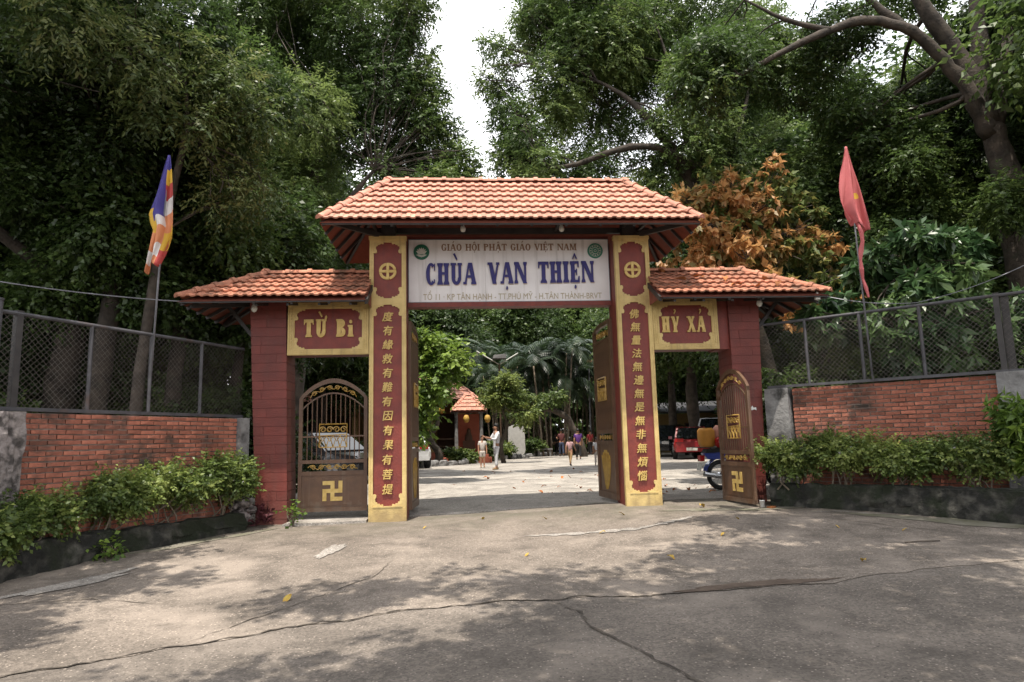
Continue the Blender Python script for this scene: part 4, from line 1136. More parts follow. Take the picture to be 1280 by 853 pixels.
# big spreading tree behind the right wall
B_R = [(10.1, .5, 5.7, .7, .6, .8), (4.9, 2.0, 9.5, .8, .7, .5), (4.2, 2.2, 8.7, .8, .8, .6), (9.6, 3.2, 6.2, 1.0, .9, 1.2), (8.9, 3.0, 5.0, 1.0, .8, 1.0), (9.9, 2.9, 4.2, .9, .8, .9), (8.9, 3.4, 8.6, 1.2, 1.0, 1.0), (9.5, 2.6, 7.4, .8, .7, .8), (9.2, 4.0, 7.6, 1.5, 1.2, 1.5), (7.8, 4.4, 6.6, 1.3, 1.2, 1.4), (10.2, 4.6, 5.6, 1.6, 1.3, 1.4), (8.6, 4.6, 4.4, 1.4, 1.2, 1.2), (12.2, 3.6, 8.2, 1.6, 1.4, 2.0), (12.6, 3.4, 5.0, 1.4, 1.4, 1.8), (8.4, 3.6, 10.6, 2.0, 1.6, 1.0), (11.2, 2.2, 11.4, 2.2, 2.0, .9), (6.2, 3.4, 10.8, 1.7, 1.6, .9), (10.6, 4.8, 10.0, 1.8, 1.2, 1.2)]
tree('spreading_tree', 'large grey barked tree behind the right wall with a long limb arching to the left', (11.4, 1.6, gz(11.4, 1.6)), [(11.4, 1.6, -.1), (11.25, 1.6, 1.5), (11.0, 1.5, 3.4), (10.98, 1.5, 5.4), (10.86, 1.5, 6.8), (10.66, 1.5, 7.8), (10.6, 1.5, 8.6)], [.50, .42, .36, .32, .27, .20, .06], B_R, 22000, M['lf_a'], M['bark_dark'], seed=8, step=4, brmin=8.2,
     limbs=[([(10.68, 1.5, 7.5), (10.25, 1.5, 8.45), (9.78, 1.5, 9.22), (9.11, 1.5, 9.87), (8.22, 1.6, 10.2), (7.28, 1.6, 9.93), (6.34, 1.7, 9.53), (5.23, 1.8, 8.95), (4.5, 1.9, 8.9)], [.22, .18, .145, .115, .10, .085, .07, .045, .015]),
            ([(10.66, 1.5, 7.7), (10.3, 1.6, 9.2), (9.6, 1.6, 10.4), (9.0, 1.6, 11.6)], [.22, .2, .17, .1]), ([(10.66, 1.5, 7.8), (10.6, 1.4, 9.5), (10.5, 1.3, 11.6)], [.22, .18, .12]), ([(10.66, 1.5, 7.6), (11.3, 1.6, 9.5), (11.9, 1.7, 11.2)], [.22, .17, .1]),
            ([(9.11, 1.5, 9.87), (8.4, 1.7, 10.7), (7.6, 1.8, 11.5)], [.1, .08, .04]), ([(7.28, 1.6, 9.93), (6.4, 1.8, 10.3), (5.6, 2, 10.9)], [.08, .05, .02])], ll=.12, lw=.026, tw=.42, tone=(.0, .9))
# tree over the left wall, its boughs hanging towards the road
F_L = [(-7.6, -.6, 7.4, 1.6, 1.5, 1.3), (-6.4, -.2, 8.2, 1.6, 1.5, 1.2), (-8.6, .8, 6.0, 1.6, 1.4, 1.5), (-7.2, 1.8, 6.4, 1.5, 1.4, 1.4), (-5.6, .9, 7.8, 1.3, 1.3, 1.2), (-9.2, 1.8, 8.6, 1.8, 1.6, 1.6), (-7.0, 2.2, 9.0, 2.0, 1.6, 1.4), (-8.2, 2.4, 4.2, 1.5, 1.3, 1.2), (-6.6, 2.6, 4.6, 1.1, 1.1, 1.1), (-9.8, 1.4, 3.6, 1.4, 1.2, 1.4)]
tree('overhanging_tree', 'shady tree behind the left wall with yellowish boughs overhanging the road', (-8.4, 1.6, gz(-8.4, 1.6)), [(-8.4, 1.6, -.1), (-8.35, 1.6, 2), (-8.2, 1.5, 4), (-8.0, 1.3, 6), (-7.8, 1.0, 7.8)], [.30, .26, .22, .16, .08], F_L, 23000, M['lf_a'], M['bark_dark'], seed=13, brmin=5.5,
     limbs=[([(-8.2, 1.5, 4.2), (-9.4, .2, 5.4), (-10.4, -.8, 6.0)], [.12, .09, .04]), ([(-8.0, 1.3, 5.6), (-7.0, .0, 6.9), (-6.2, -.8, 7.4)], [.12, .09, .04])], ll=.10, lw=.024, tw=.42, droop=.12, tone=(-.25, .6))
Y_L = [(-5.5, -.9, 7.0, .8, .7, .9), (-4.9, .2, 6.9, .8, .8, 1.0), (-6.2, -1.7, 7.6, .9, .8, .8), (-5.0, .4, 5.9, .6, .6, .8)]
tree('young_tree', 'slender yellow green tree at the left wall, its crown in front of the dark canopy', (-6.6, .6, gz(-6.6, .6)), [(-6.6, .6, -.1), (-6.5, .6, 2.5), (-6.1, .3, 5), (-5.6, -.2, 6.6), (-5.5, -.6, 7.4)], [.11, .10, .08, .05, .02], Y_L, 1500, M['lf_y'], seed=14, ll=.11, lw=.02, tw=.45, tone=(.2, 1.0))
# slim trunks just behind the left fence
SL = [((-7.4, .9), .20, 'thick dark trunk close behind the left fence, nearest the double post'), ((-6.5, 1.9), .16, 'dark trunk behind the left fence, right of the thick one'), ((-5.7, 3.0), .12, 'slim trunk behind the left fence near the red pillar')]
for i, ((x, y), r_, lb) in enumerate(SL):
    z = gz(x, y)
    tree('shade_tree', lb, (x, y, z), [(x, y, -.1), (x + .05, y, 2), (x + .15, y + .1, 4.2), (x + .1, y + .2, 6.0)], [r_, r_ * .9, r_ * .75, r_ * .4], [(x + .2, y + .3, 5.6, 1.3, 1.2, 1.1), (x - .5, y + .5, 4.7, 1.1, 1.0, .9), (x + .7, y + .6, 4.3, .9, .9, .9)], 3600, M['lf_a'], M['bark_dark'], seed=30 + i, ll=.11, lw=.034, tone=(0, .6), group='trees behind the left fence')
# orange leaved almond tree and the broad leaved tree on the right
O_R = [(5.3, 3.2, 6.9, .7, .6, .6), (6.3, 3.2, 7.1, .7, .6, .5), (4.5, 3.2, 6.3, .7, .6, .6), (5.1, 3.0, 5.6, .8, .7, .7), (6.0, 2.9, 6.0, .8, .7, .6), (7.3, 3.0, 5.6, .7, .6, .6), (7.6, 2.8, 4.7, .6, .5, .5), (4.4, 3.2, 5.9, .8, .8, .8), (5.6, 3.2, 6.3, .9, .8, .8), (6.6, 3.2, 6.5, .8, .8, .7), (5.0, 2.9, 4.9, .9, .8, .8), (6.4, 2.9, 5.2, 1.0, .8, .8), (4.3, 2.9, 4.5, .6, .6, .6), (5.7, 2.6, 4.1, 1.0, .7, .7), (6.9, 2.6, 4.3, .7, .7, .7), (4.6, 3.4, 6.7, .6, .6, .5)]
tree('almond_tree', 'tropical almond tree with orange and yellow leaves behind the right side gate roof', (5.7, 3.4, gz(5.7, 3.4)), [(5.7, 3.4, -.1), (5.7, 3.4, 2), (5.65, 3.3, 4), (5.6, 3.2, 6.2)], [.16, .14, .10, .04], O_R, 1500, M['lf_o'], seed=41, ll=.20, lw=.05, per=9, tw=.35, whorl=True, droop=.5, tone=(-.5, .95), nsub=6, fsub=.36)
Q_R = [(6.9, -.2, 3.5, .7, .6, .6), (7.7, -.4, 3.7, .7, .6, .6), (8.0, .0, 4.4, .9, .7, .6), (7.0, .3, 4.2, .7, .6, .5), (6.6, -.3, 2.8, .6, .5, .5), (8.5, -.7, 3.3, .8, .6, .6), (7.6, -.7, 2.7, .8, .5, .5), (6.0, .3, 3.3, .6, .5, .5)]
tree('broad_leaved_tree', 'low tree with big drooping green leaves behind the right fence, beside the red flag', (7.4, .2, gz(7.4, .2)), [(7.4, .2, -.1), (7.4, .2, 1.5), (7.35, .1, 3), (7.5, 0, 4.3)], [.09, .08, .06, .02], Q_R, 900, M['lf_big'], seed=43, ll=.26, lw=.045, per=9, tw=.3, whorl=True, droop=.5, tone=(.1, 1.0), nsub=4)
# understorey behind the two fences
US = [(-5.3, 2.0, 1.9, 2.0, 'dark bush behind the left fence beside the red pillar', 'lf_a'), (-7.3, 2.6, 2.0, 2.0, 'leafy undergrowth behind the middle of the left fence', 'lf_b'), (-9.0, .2, 1.7, 1.8, 'undergrowth behind the left fence at the frame edge', 'lf_b'),
      (6.3, 1.6, 1.9, 1.6, 'dense bush behind the right fence beside the red pillar', 'lf_b'), (7.4, 1.4, 2.2, 2.2, 'dark undergrowth behind the middle of the right fence', 'lf_a'), (9.4, -1.2, 2.1, 2.2, 'undergrowth behind the right fence below the big tree', 'lf_b'), (9.8, .6, 3.2, 2.6, 'tall bush in front of the big tree trunk behind the right fence', 'lf_a')]
for i, (x, y, h, wd, lb, m_) in enumerate(US):
    b = empty('bush', lb, 'bush', (x, y, gz(x, y)), 0, 'undergrowth behind the fences')
    cl = sub_clumps([(0, 0, h * .62, wd * .6, wd * .45, h * .5)], 12, 50 + i, .5)
    obj('stem', trunk_mb([(0, 0, -.1), (.05, 0, h * .4), (0, .05, h * .7)], [.05, .04, .02], cl, 60 + i, lr=.6, twigs=1), M['bark'], b)
    piece('foliage', leaves_mesh('foliage', cl, 2600, M[m_], .10, .034, 9, .4, 70 + i, tone=(.0, .8)), b, (0, 0, 0))

# three kinds of crown for the trees farther back, shared between copies
KIND = []
for k in range(3):
    rr = random.Random(80 + k)
    big = [(rr.uniform(-2.4, 2.4), rr.uniform(-2.0, 2.0), rr.uniform(4.0, 9.5), rr.uniform(1.3, 2.0), rr.uniform(1.3, 2.0), rr.uniform(1.2, 1.8)) for _ in range(11)]
    cl = sub_clumps(big, 6, 90 + k, .5)
    cm = leaves_mesh('crown', cl, 8600, M[('lf_a', 'lf_b', 'lf_a')[k]], .17, .048, 9, .65, 95 + k, tone=(.0, .8))
    tm = trunk_mb([(0, 0, -.2), (.1, 0, 2.5), (.05, .1, 5), (0, .1, 8)], [.26, .22, .16, .06], big + cl[::3], 97 + k).mesh('trunk', M['bark'], True)
    KIND.append((tm, cm))
BACK = [(-13, 4, 1.15, 0), (-11.5, 12, 1.45, 2), (-9.5, 16, 1.5, 0), (-8.0, 15, 1.2, 1), (-13, 20, 1.6, 2), (-8, 24, 1.5, 0), (-18, 16, 1.7, 1), (-7.2, 20.5, 1.0, 0), (-20, 4, 1.5, 0),
        (13.5, 5.5, 1.2, 1), (11.8, 11, 1.1, 0), (12.9, 15, 1.0, 1), (14, 18, 1.6, 0), (17.5, 3.5, 1.4, 1), (20, 14, 1.7, 2), (12.6, 31, 1.2, 0), (14.5, -.8, 1.1, 0), (11.5, 24, 1.3, 1), (18, 27, 1.6, 0),
        (-5, 46, 1.7, 2), (0, 50, 1.6, 1), (5, 52, 1.5, 0), (10, 54, 1.7, 2), (16, 50, 1.8, 1), (22, 46, 1.9, 0), (27, 40, 1.9, 2), (-11, 42, 1.8, 0), (-17, 36, 1.8, 1), (24, 33, 1.7, 1), (2.5, 62, 1.9, 2), (12, 64, 2.0, 0), (-6, 60, 2, 1), (20, 60, 2.1, 2), (29, 55, 2.2, 0), (33, 45, 2.2, 1)]
def where(x, y): return 'left' if x < -1 else ('right' if x > 6 else 'middle')
ORD = ['nearest', 'second', 'third', 'fourth', 'fifth', 'sixth', 'seventh', 'eighth', 'ninth', 'tenth', 'eleventh', 'twelfth', 'thirteenth', 'fourteenth']
cnt = {}
HOW = {0: 'dark', 1: 'mid green', 2: 'dense'}
for (x, y, s_, k) in sorted(BACK, key=lambda q: (q[1], q[0])):
    band = 'beside the gate' if y < 13 else ('alongside the courtyard' if y < 32 else 'at the courtyard end')
    key = (where(x, y), band); cnt[key] = cnt.get(key, 0) + 1
    lb = '%s tree %s on the %s, %s of that row' % (HOW[k], band, where(x, y), ORD[cnt[key] - 1])
    t = empty('background_tree', lb, 'tree', (x, y, gz(x, y)), R.uniform(0, 6.28), 'trees filling the compound behind the gate')
    t.scale = (s_, s_, s_ * R.uniform(.92, 1.08))
    piece('trunk', KIND[k][0], t, (0, 0, 0)); piece('crown', KIND[k][1], t, (0, 0, 0))
# street trees on the photographer's side: they throw the dappled shade on the road
ST = [('spreading street tree by the road on the right, shading the forecourt', (9.5, -13.5), [(.2, -10.0, 9.8, 1.5, 1.0, .7), (-2.0, -9.7, 9.8, 1.1, .5, .4), (-3.0, -10.5, 9.8, 1.2, .6, .5), (-1.0, -10.9, 9.8, 1.5, .7, .5), (-.9, -9.1, 9.8, .8, .35, .3), (2.2, -9.9, 9.6, 2.2, 1.4, .8), (5.0, -9.4, 9.6, 2.2, 1.6, .8), (7.6, -8.8, 9.6, 2.2, 1.8, .8), (.6, -12.2, 9.8, 2.2, 1.3, .8), (3.8, -12.2, 9.8, 2.4, 1.5, .8), (6.8, -12, 9.6, 2.2, 1.6, .8),
        (4.6, -7.0, 9.6, 2.0, 1.1, .6), (7.4, -6.4, 9.4, 1.9, 1.4, .7), (2.2, -7.6, 9.8, 1.5, .6, .5), (5.9, -4.9, 9.6, 1.6, .8, .5), (3.2, -5.3, 9.8, 1.3, .5, .4), (3.6, -3.9, 9.8, .9, .35, .3), (7.6, -4.2, 9.4, 1.4, .9, .5), (4.9, -3.7, 9.6, 1.2, .4, .35), (.6, -8.4, 9.8, 1.5, .6, .5), (6.4, -3.4, 9.5, 1.0, .4, .35), (1.4, -7.0, 9.8, 1.0, .45, .4), (2.6, -6.1, 9.8, 1.0, .45, .4), (4.2, -5.9, 9.8, 1.0, .5, .4), (2.1, -5.0, 9.8, .8, .35, .35), (3.6, -4.6, 9.7, .9, .4, .35), (5.4, -6.3, 9.6, 1.0, .5, .4), ], 7200),
      ('spreading street tree by the road on the left, shading the wall', (-8.6, -12.5), [(-6.4, -8.6, 8.8, 1.3, 1.0, .6), (-7.6, -6.8, 8.6, 1.0, .8, .5), (-5.2, -10.9, 9.2, 1.6, 1.0, .6), (-6.2, -6.2, 8.6, .5, .6, .4), (-2.8, -7.6, 9.4, .9, .35, .3), (-1.2, -7.7, 9.6, .8, .35, .3), (-5.6, -6.3, 8.8, .8, .45, .4), (-6.2, -4.9, 8.6, .7, .5, .4), (-7.6, -3.0, 11.3, 1.6, 1.3, .7), (-9.4, -2.6, 11.3, 1.8, 1.4, .7), (-8.4, -.9, 11.6, 2.0, 1.2, .7), (-10.4, -.6, 11.6, 1.8, 1.4, .7), (-7.6, .4, 11.8, 1.4, 1.1, .6)], 3600)]
for i, (lb, (x, y), cl, n) in enumerate(ST):
    tree('street_tree', lb, (x, y, gz(x, y)), [(x, y, -1.4), (x, y, 2), (x * .95, y * .98, 5), (x * .85, y * .92, 8)], [.4, .34, .28, .15], cl, n, M['lf_a'], seed=110 + i, ll=.17, lw=.055, tone=(.1, .8), nsub=8, fsub=.5, shell=.2, brmin=99, step=400)

# ------------------------------------------------------------------ boundary walls
BR = []
for k in range(5):
    rr = random.Random(200 + k)
    mb = MB(); j = lambda: rr.uniform(-.003, .003)
    L_, D_, H_ = .103, .05, .0255
    p = [(-L_ + j(), -D_ + j(), -H_ + j()), (L_ + j(), -D_ + j(), -H_ + j()), (L_, D_, -H_), (-L_, D_, -H_), (-L_ + j(), -D_ + j(), H_ + j()), (L_ + j(), -D_ + j(), H_ + j()), (L_, D_, H_), (-L_, D_, H_)]
    mb.hexa(p); BR.append(mb.mesh('brick', M['brick']))
def brick_wall(label, A, B, ztop, zbot, seed):
    A = Vector((*A, 0)); B = Vector((*B, 0)); d = B - A; L_ = d.length; rz = math.atan2(d.y, d.x)
    w_ = empty('brick_wall', label, 'wall', (A.x, A.y, 0), rz)
    core = MB(); core.box(0, L_, .020, .22, zbot - .4, ztop - .004); obj('mortar_core', core, M['mortar'], w_)
    cp = MB(); cp.box(-.02, L_ + .02, -.02, .25, ztop, ztop + .03)
    rr = random.Random(seed); ph = .0655; pl = .2165
    rows = int((ztop - zbot) / ph); items = []
    cw = Vector(CAM[:3])
    for r_ in range(rows):
        z = ztop - .034 - r_ * ph
        off = (r_ % 2) * pl / 2 + rr.uniform(-.012, .012)
        x = -off
        while x < L_ - .01:
            x0, x1 = max(x + .007, 0), min(x + pl - .007, L_)
            if x1 - x0 > .04:
                wp = A + d.normalized() * ((x0 + x1) / 2); dist = (wp - Vector((cw.x, cw.y, 0))).length
                vis = (z > ztop - 1.30)
                items.append((0 if vis else 1, dist, (x0 + x1) / 2, z, (x1 - x0) / .206))
            x += pl
    items.sort()
    st = MB()
    for n, (v, ds, xm, z, sx) in enumerate(items):
        dy = rr.uniform(-.006, .007)
        if n < 300:
            piece('brick', BR[rr.randrange(5)], w_, (xm, .05 + dy, z + rr.uniform(-.003, .003)), (0, rr.uniform(-.012, .012), rr.uniform(-.012, .012)), (sx, 1, rr.uniform(.92, 1.04)))
        else:
            hx = .103 * sx; st.box(xm - hx, xm + hx, dy, .09, z - .0255, z + .0255)
    if st.v: obj('brick', st, M['brick'], w_, kind='stuff')
    return w_, d.normalized(), rz, L_
LWA, LWB = (-6.14, -3.18), (-4.60, -.12)       # far-left end to the gate end (front face)
RWA, RWB = (4.78, -.32), (6.86, -2.36)
brick_wall('low brick wall left of the gate, blackened with damp, under the chain link fence', LWA, LWB, 1.655, -.1, 1)
brick_wall('low brick wall right of the gate with clean orange brick courses', RWA, RWB, 1.95, .15, 2)
mb = MB(); mb.box(0, 2.6, 0, .2, -.6, 1.655)
obj('brick_wall', mb, M['brick'], None, (-7.55, -5.75, 0), math.atan2(2.2, 1.22), label='end of the left brick wall running on beyond the rough grey pier', cat='wall')
def pier(name, label, x, y, rz, wd, dp, z0, z1, m, rough, seed):
    rr = random.Random(seed); mb = MB(); nx, nz = 9, 26; ring = []
    per = []
    for i in range(nx): per.append((lerp(-wd / 2, wd / 2, i / nx), -dp / 2))
    for i in range(nx): per.append((wd / 2, lerp(-dp / 2, dp / 2, i / nx)))
    for i in range(nx): per.append((lerp(wd / 2, -wd / 2, i / nx), dp / 2))
    for i in range(nx): per.append((-wd / 2, lerp(dp / 2, -dp / 2, i / nx)))
    n = len(per); ph = [rr.uniform(0, 6) for _ in range(n)]; vs_ = []
    am = [rr.uniform(-1, 1) for _ in range(n)]
    for k in range(nz + 1):
        z = lerp(z0, z1, k / nz)
        for i, (x_, y_) in enumerate(per):
            q = 1 + rough * (am[i] * .6 + .5 * math.sin(z * 5 + ph[i]) * am[(i + 3) % n] + .3 * rr.uniform(-1, 1))
            vs_.append((x_ * q, y_ * q, z))
    fs = [(k * n + i, k * n + (i + 1) % n, (k + 1) * n + (i + 1) % n, (k + 1) * n + i) for k in range(nz) for i in range(n)] + [tuple(nz * n + i for i in range(n))]
    mb.add(vs_, fs)
    return obj(name, mb, m, None, (x, y, 0), rz, label=label, cat='pier')
lw = math.atan2(LWB[1] - LWA[1], LWB[0] - LWA[0]); rw = math.atan2(RWB[1] - RWA[1], RWB[0] - RWA[0])
pier('wall_pier', 'rough bark-like cement pier at the left end of the brick wall', -6.25, -3.40, lw, .40, .34, -.6, 1.655, M['rock'], .20, 5)
pier('wall_pier', 'narrow smooth grey pier between the left brick wall and the red pillar', -4.60, -.02, lw, .20, .26, -.3, 1.66, M['pier'], .02, 6)
pier('wall_pier', 'grey rendered pier between the right red pillar and the brick wall', 4.62, -.14, rw, .40, .26, -.3, 1.96, M['pier'], .02, 7)
pier('wall_pier', 'dark grey rendered pier at the right end of the brick wall', 7.06, -2.50, rw, .46, .30, -.5, 1.98, M['pier'], .035, 8)
# planters along the foot of each wall
def planter(label, pts, hs, back, seed):
    rr = random.Random(seed); mb = MB(); P = []
    for a, b in zip(pts, pts[1:]):
        for i in range(40): P.append(Vector((lerp(a[0], b[0], i / 14), lerp(a[1], b[1], i / 14), 0)))
    P.append(Vector((*pts[-1], 0)))
    d = (P[-1] - P[0]).normalized(); nn = Vector((-d.y, d.x, 0)) * (1 if back > 0 else -1)
    vs_ = []; n = 6
    for i, p in enumerate(P):
        h = lerp(hs[0], hs[1], i / (len(P) - 1)); g_ = gz(p.x, p.y)
        for (o, z) in ((-.012, g_ - .25), (0, g_ + .05), (-.01, lerp(g_, h, .35)), (.0, lerp(g_, h, .7)), (.015, h), (.16, h + .005)):
            q = p + nn * (o + rr.uniform(-.035, .035)); vs_.append((q.x, q.y, z + rr.uniform(-.022, .022)))
    fs = [(i * n + k, i * n + k + 1, (i + 1) * n + k + 1, (i + 1) * n + k) for i in range(len(P) - 1) for k in range(n - 1)] + [tuple(range(n)), tuple((len(P) - 1) * n + k for k in range(n))]
    mb.add(vs_, fs)
    pl = empty('planter', label, 'planter', (0, 0, 0))
    obj('kerb', mb, M['kerb'], pl, smooth=False)
    sm = MB(); vs_ = []
    for i, p in enumerate(P):
        h = lerp(hs[0], hs[1], i / (len(P) - 1)); 
        for o in (.15, .40, .72): q = p + nn * o; vs_.append((q.x, q.y, h - .07 + rr.uniform(-.02, .03)))
    sm.add(vs_, [(i * 3 + k, i * 3 + k + 1, i * 3 + k + 4, i * 3 + k + 3) for i in range(len(P) - 1) for k in range(2)])
    obj('soil', sm, M['soil'], pl)
planter('blackened concrete planter kerb along the foot of the left wall', [(-4.32, -.42), (-5.32, -2.42), (-5.95, -3.85), (-6.7, -5.4)], (.16, .20), -1, 4)
planter('blackened concrete planter kerb along the foot of the right wall', [(4.10, -.62), (5.2, -1.98), (6.30, -3.2), (7.6, -4.6)], (.375, .375), 1, 5)
rk = MB()
for k in range(9):
    c = (-4.42 + R.uniform(-.12, .12), -.30 + R.uniform(-.12, .12), .0 + .045 * k); r_ = R.uniform(.08, .15); vs_ = []
    for i in range(5):
        for j in range(7):
            a, b = PI * i / 4, 2 * PI * j / 7; q = r_ * R.uniform(.8, 1.15); vs_.append((c[0] + q * math.sin(a) * math.cos(b), c[1] + q * math.sin(a) * math.sin(b), c[2] + q * .7 * math.cos(a)))
    rk.add(vs_, [(i * 7 + j, i * 7 + (j + 1) % 7, (i + 1) * 7 + (j + 1) % 7, (i + 1) * 7 + j) for i in range(4) for j in range(7)])
obj('rockery', rk, M['rock'], label='rough grey stones heaped at the gate end of the left planter', cat='rocks')

# chain link fences
def fence(label, pts, zb, zt, posts, thick, bay_marks):
    A = Vector((*pts[0], 0)); B = Vector((*pts[1], 0)); d = B - A; L_ = d.length; rz = math.atan2(d.y, d.x)
    f = empty('chain_link_fence', label, 'fence', (A.x, A.y, 0), rz)
    r_ = MB(); r_.tube([(0, 0, zt), (L_, 0, zt)], .026, 8); obj('top_rail', r_, M['fence'], f)
    r_ = MB(); r_.box(0, L_, -.03, .03, zb - .02, zb + .025); obj('bottom_rail', r_, M['fence'], f)
    pm_ = MB(); pm_.tube([(0, 0, zb), (0, 0, zt)], .026, 8); pme = pm_.mesh('post', M['fence'])
    for x in posts: piece('post', pme, f, (x * L_, 0, 0))
    for x in thick:
        b = MB(); b.box(-.038, .038, -.038, .038, zb - .02, zt + .04); obj('post', b, M['steel'], f, (x * L_, .02, 0))
    cuts = [0] + sorted(posts + thick) + [1]
    s_ = .075
    for a, b in zip(cuts, cuts[1:]):
        x0, x1 = a * L_, b * L_
        if x1 - x0 < .1: continue
        m_ = MB(); H = zt - zb - .05; W_ = x1 - x0
        n = int((W_ + H) / s_)
        for k in range(n):
            c = k * s_
            for sg_ in (1, -1):
                p0 = (max(0, c - H), min(c, H)); p1 = (min(c, W_), max(0, c - W_))
                q = [p0, p1] if sg_ > 0 else [(W_ - p0[0], p0[1]), (W_ - p1[0], p1[1])]
                if abs(q[0][0] - q[1][0]) < .02: continue
                m_.tube([(x0 + q[0][0], .003 * sg_, zb + .025 + q[0][1]), (x0 + q[1][0], .003 * sg_, zb + .025 + q[1][1])], .0025, 3, cap=False)
        obj('wire_mesh', m_, M['wire'], f)
    return f
fence('chain link fence panels on top of the left brick wall, rusty and grey', ((-6.90, -4.75), (-4.60, .10)), 1.69, 2.83, [.0, .48, .655, .83], [.305], 0)
tb = MB(); tb.tube([(0, 0, 1.6), (0, 0, 2.96)], .055, 12); tb.lathe([(.062, 2.95), (.062, 2.975), (0, 2.98)], n=12)
obj('fence_pillar', tb, M['fence'], None, (-6.30, -3.52, 0), 0, label='thick round grey pipe post behind the double post of the left fence', cat='post')
fence('chain link fence panels on top of the right brick wall', ((4.46, -.10), (7.25, -2.83)), 1.985, 3.10, [.18, .40, .62], [.875], 0)
tb = MB(); tb.box(-.05, .05, -.05, .05, 1.9, 3.12)
obj('fence_pillar', tb, M['steel'], None, (7.02, -2.50, 0), rw, label='square steel post doubled behind the right fence end post', cat='post')

# flags leaning on the fences
def flag(label, base, top, mats, fn, seed, pole_m):
    a = Vector(base); b = Vector(top); d = (b - a)
    f = empty('flag', label, 'flag', base)
    pm_ = MB(); pm_.tube([(0, 0, -1.1), d * .55, d], [.017, .014, .009], 7); obj('pole', pm_, pole_m, f, smooth=True)
    nu, nv = 44, 22; vs_ = []; fs = []; mi = []
    def edge(E_, t_):
        for (t0, x0), (t1, x1) in zip(E_, E_[1:]):
            if t_ <= t1: return lerp(x0, x1, (t_ - t0) / (t1 - t0))
        return E_[-1][1]
    LE, RE, hgt, botl, botr = fn
    for i in range(nu + 1):
        for j in range(nv + 1):
            t_, q = i / nu, j / nv
            x = lerp(edge(LE, t_), edge(RE, t_), q)
            bot = lerp(botl, botr, q) + .03 * math.sin(q * 11)
            pl = .055 * min(1, t_ * 3) * (math.sin(q * 9 + 1.2 * math.sin(t_ * 3)) + .5 * math.sin(q * 19 + t_ * 5))
            vs_.append((d.x + x + .012 * math.sin(q * 17 + t_ * 9) * t_, d.y - .03 + pl, d.z - t_ * hgt * bot))
    for i in range(nu):
        for j in range(nv):
            a_ = i * (nv + 1) + j; fs.append((a_, a_ + 1, a_ + nv + 2, a_ + nv + 1)); mi.append(mats[1]((i + .5) / nu, (j + .5) / nv))
    mb = MB(); mb.v = [tuple(p) for p in vs_]; mb.f = fs; mb.m = mi
    o = obj('cloth', mb, mats[0], f, smooth=True)
    so_ = o.modifiers.new('thickness', 'SOLIDIFY'); so_.thickness = .004
    return f
cloth_l = ([(0, -.015), (.2, -.12), (.38, -.21), (.50, -.27), (.58, -.24), (.64, -.19), (.85, -.25), (1, -.27)], [(0, .02), (.15, .05), (.4, .085), (.6, .11), (.78, .12), (.9, .06), (1, -.02)], 1.80, 1.0, .90)
def stripe(t_, q):
    if q > .60:
        for lim, c in ((.13, 0), (.27, 1), (.40, 2), (.55, 3), (.70, 4), (.86, 1), (2, 2)):
            if t_ < lim: return c
    if t_ < .56 - .0 * q: return 1 if (q < .16 and t_ > .46) else 0
    for lim, c in ((.66, 3 if q > .3 else 1), (.82, 4), (.93, 3), (2, 4)):
        if t_ < lim: return c
flag('limp Buddhist flag with blue, yellow, red, white and orange stripes on a thin pole', (-5.40, -1.56, 2.80), (-5.27, -1.56, 5.57),
     ([M['flag_blue'], M['flag_yellow'], M['flag_red'], M['flag_white'], M['flag_orange'], M['flag_white']], stripe), cloth_l, 1, M['galv'])
cloth_r = ([(0, -.015), (.3, -.09), (.55, -.145), (.74, -.165), (.86, -.14), (1, -.04)], [(0, .018), (.2, .075), (.5, .15), (.72, .205), (.9, .25), (1, .265)], 1.48, .86, 1.0)
def starmi(t_, q): return 1 if abs(q - .80) < .10 and abs(t_ - .585) < .04 - .2 * abs(q - .80) else 0
flag('faded red flag with a yellow star hanging limp on a thin grey pole', (5.60, -1.37, 3.08), (5.52, -1.37, 5.88), ([M['flag_faded'], M['flag_yellow']], starmi), cloth_r, 2, M['galv'])
rb = MB(); rb.tube([(5.60 + .035 * math.sin(k), -1.41 + .02 * math.cos(k * 2), 4.55 - k * .155) for k in range(9)], [.03, .035, .03, .045, .02, .035, .02, .03, .015], 5)
obj('red_ribbon', rb, M['flag_faded'], label='twisted red strip of cloth hanging below the red flag on its pole', cat='ribbon')
def cable(label, pts, sag, r_=.008, m='galv', cat='cable'):
    mb = MB()
    for a, b in zip(pts, pts[1:]):
        mb.tube([(lerp(a[0], b[0], t_ / 14), lerp(a[1], b[1], t_ / 14), lerp(a[2], b[2], t_ / 14) - sag * 4 * (t_ / 14) * (1 - t_ / 14)) for t_ in range(15)], r_, 5)
    return obj('cable', mb, M[m], label=label, cat=cat)
cable('pale wire running from the left roof corner off to the left', [(-5.28, -.70, 3.50), (-7.9, -1.9, 3.66)], .05, .010)
cable('thin wire sagging from the right roof corner over the fence', [(5.28, -.70, 3.50), (6.3, -1.6, 3.18), (7.6, -2.4, 3.62)], .06, .007)
fx = empty('flood_lamp', 'small pale lamp holder clamped under the right roof corner', 'lamp', (5.20, -.66, 3.47))
b = MB(); b.lathe([(0, -.05), (.05, -.03), (.05, .03), (.02, .05), (.02, .1)], n=10); obj('shade', b, M['bulb'], fx); b = MB(); b.tube([(0, 0, .08), (0, .05, .14)], .012); obj('bracket', b, M['steel'], fx)

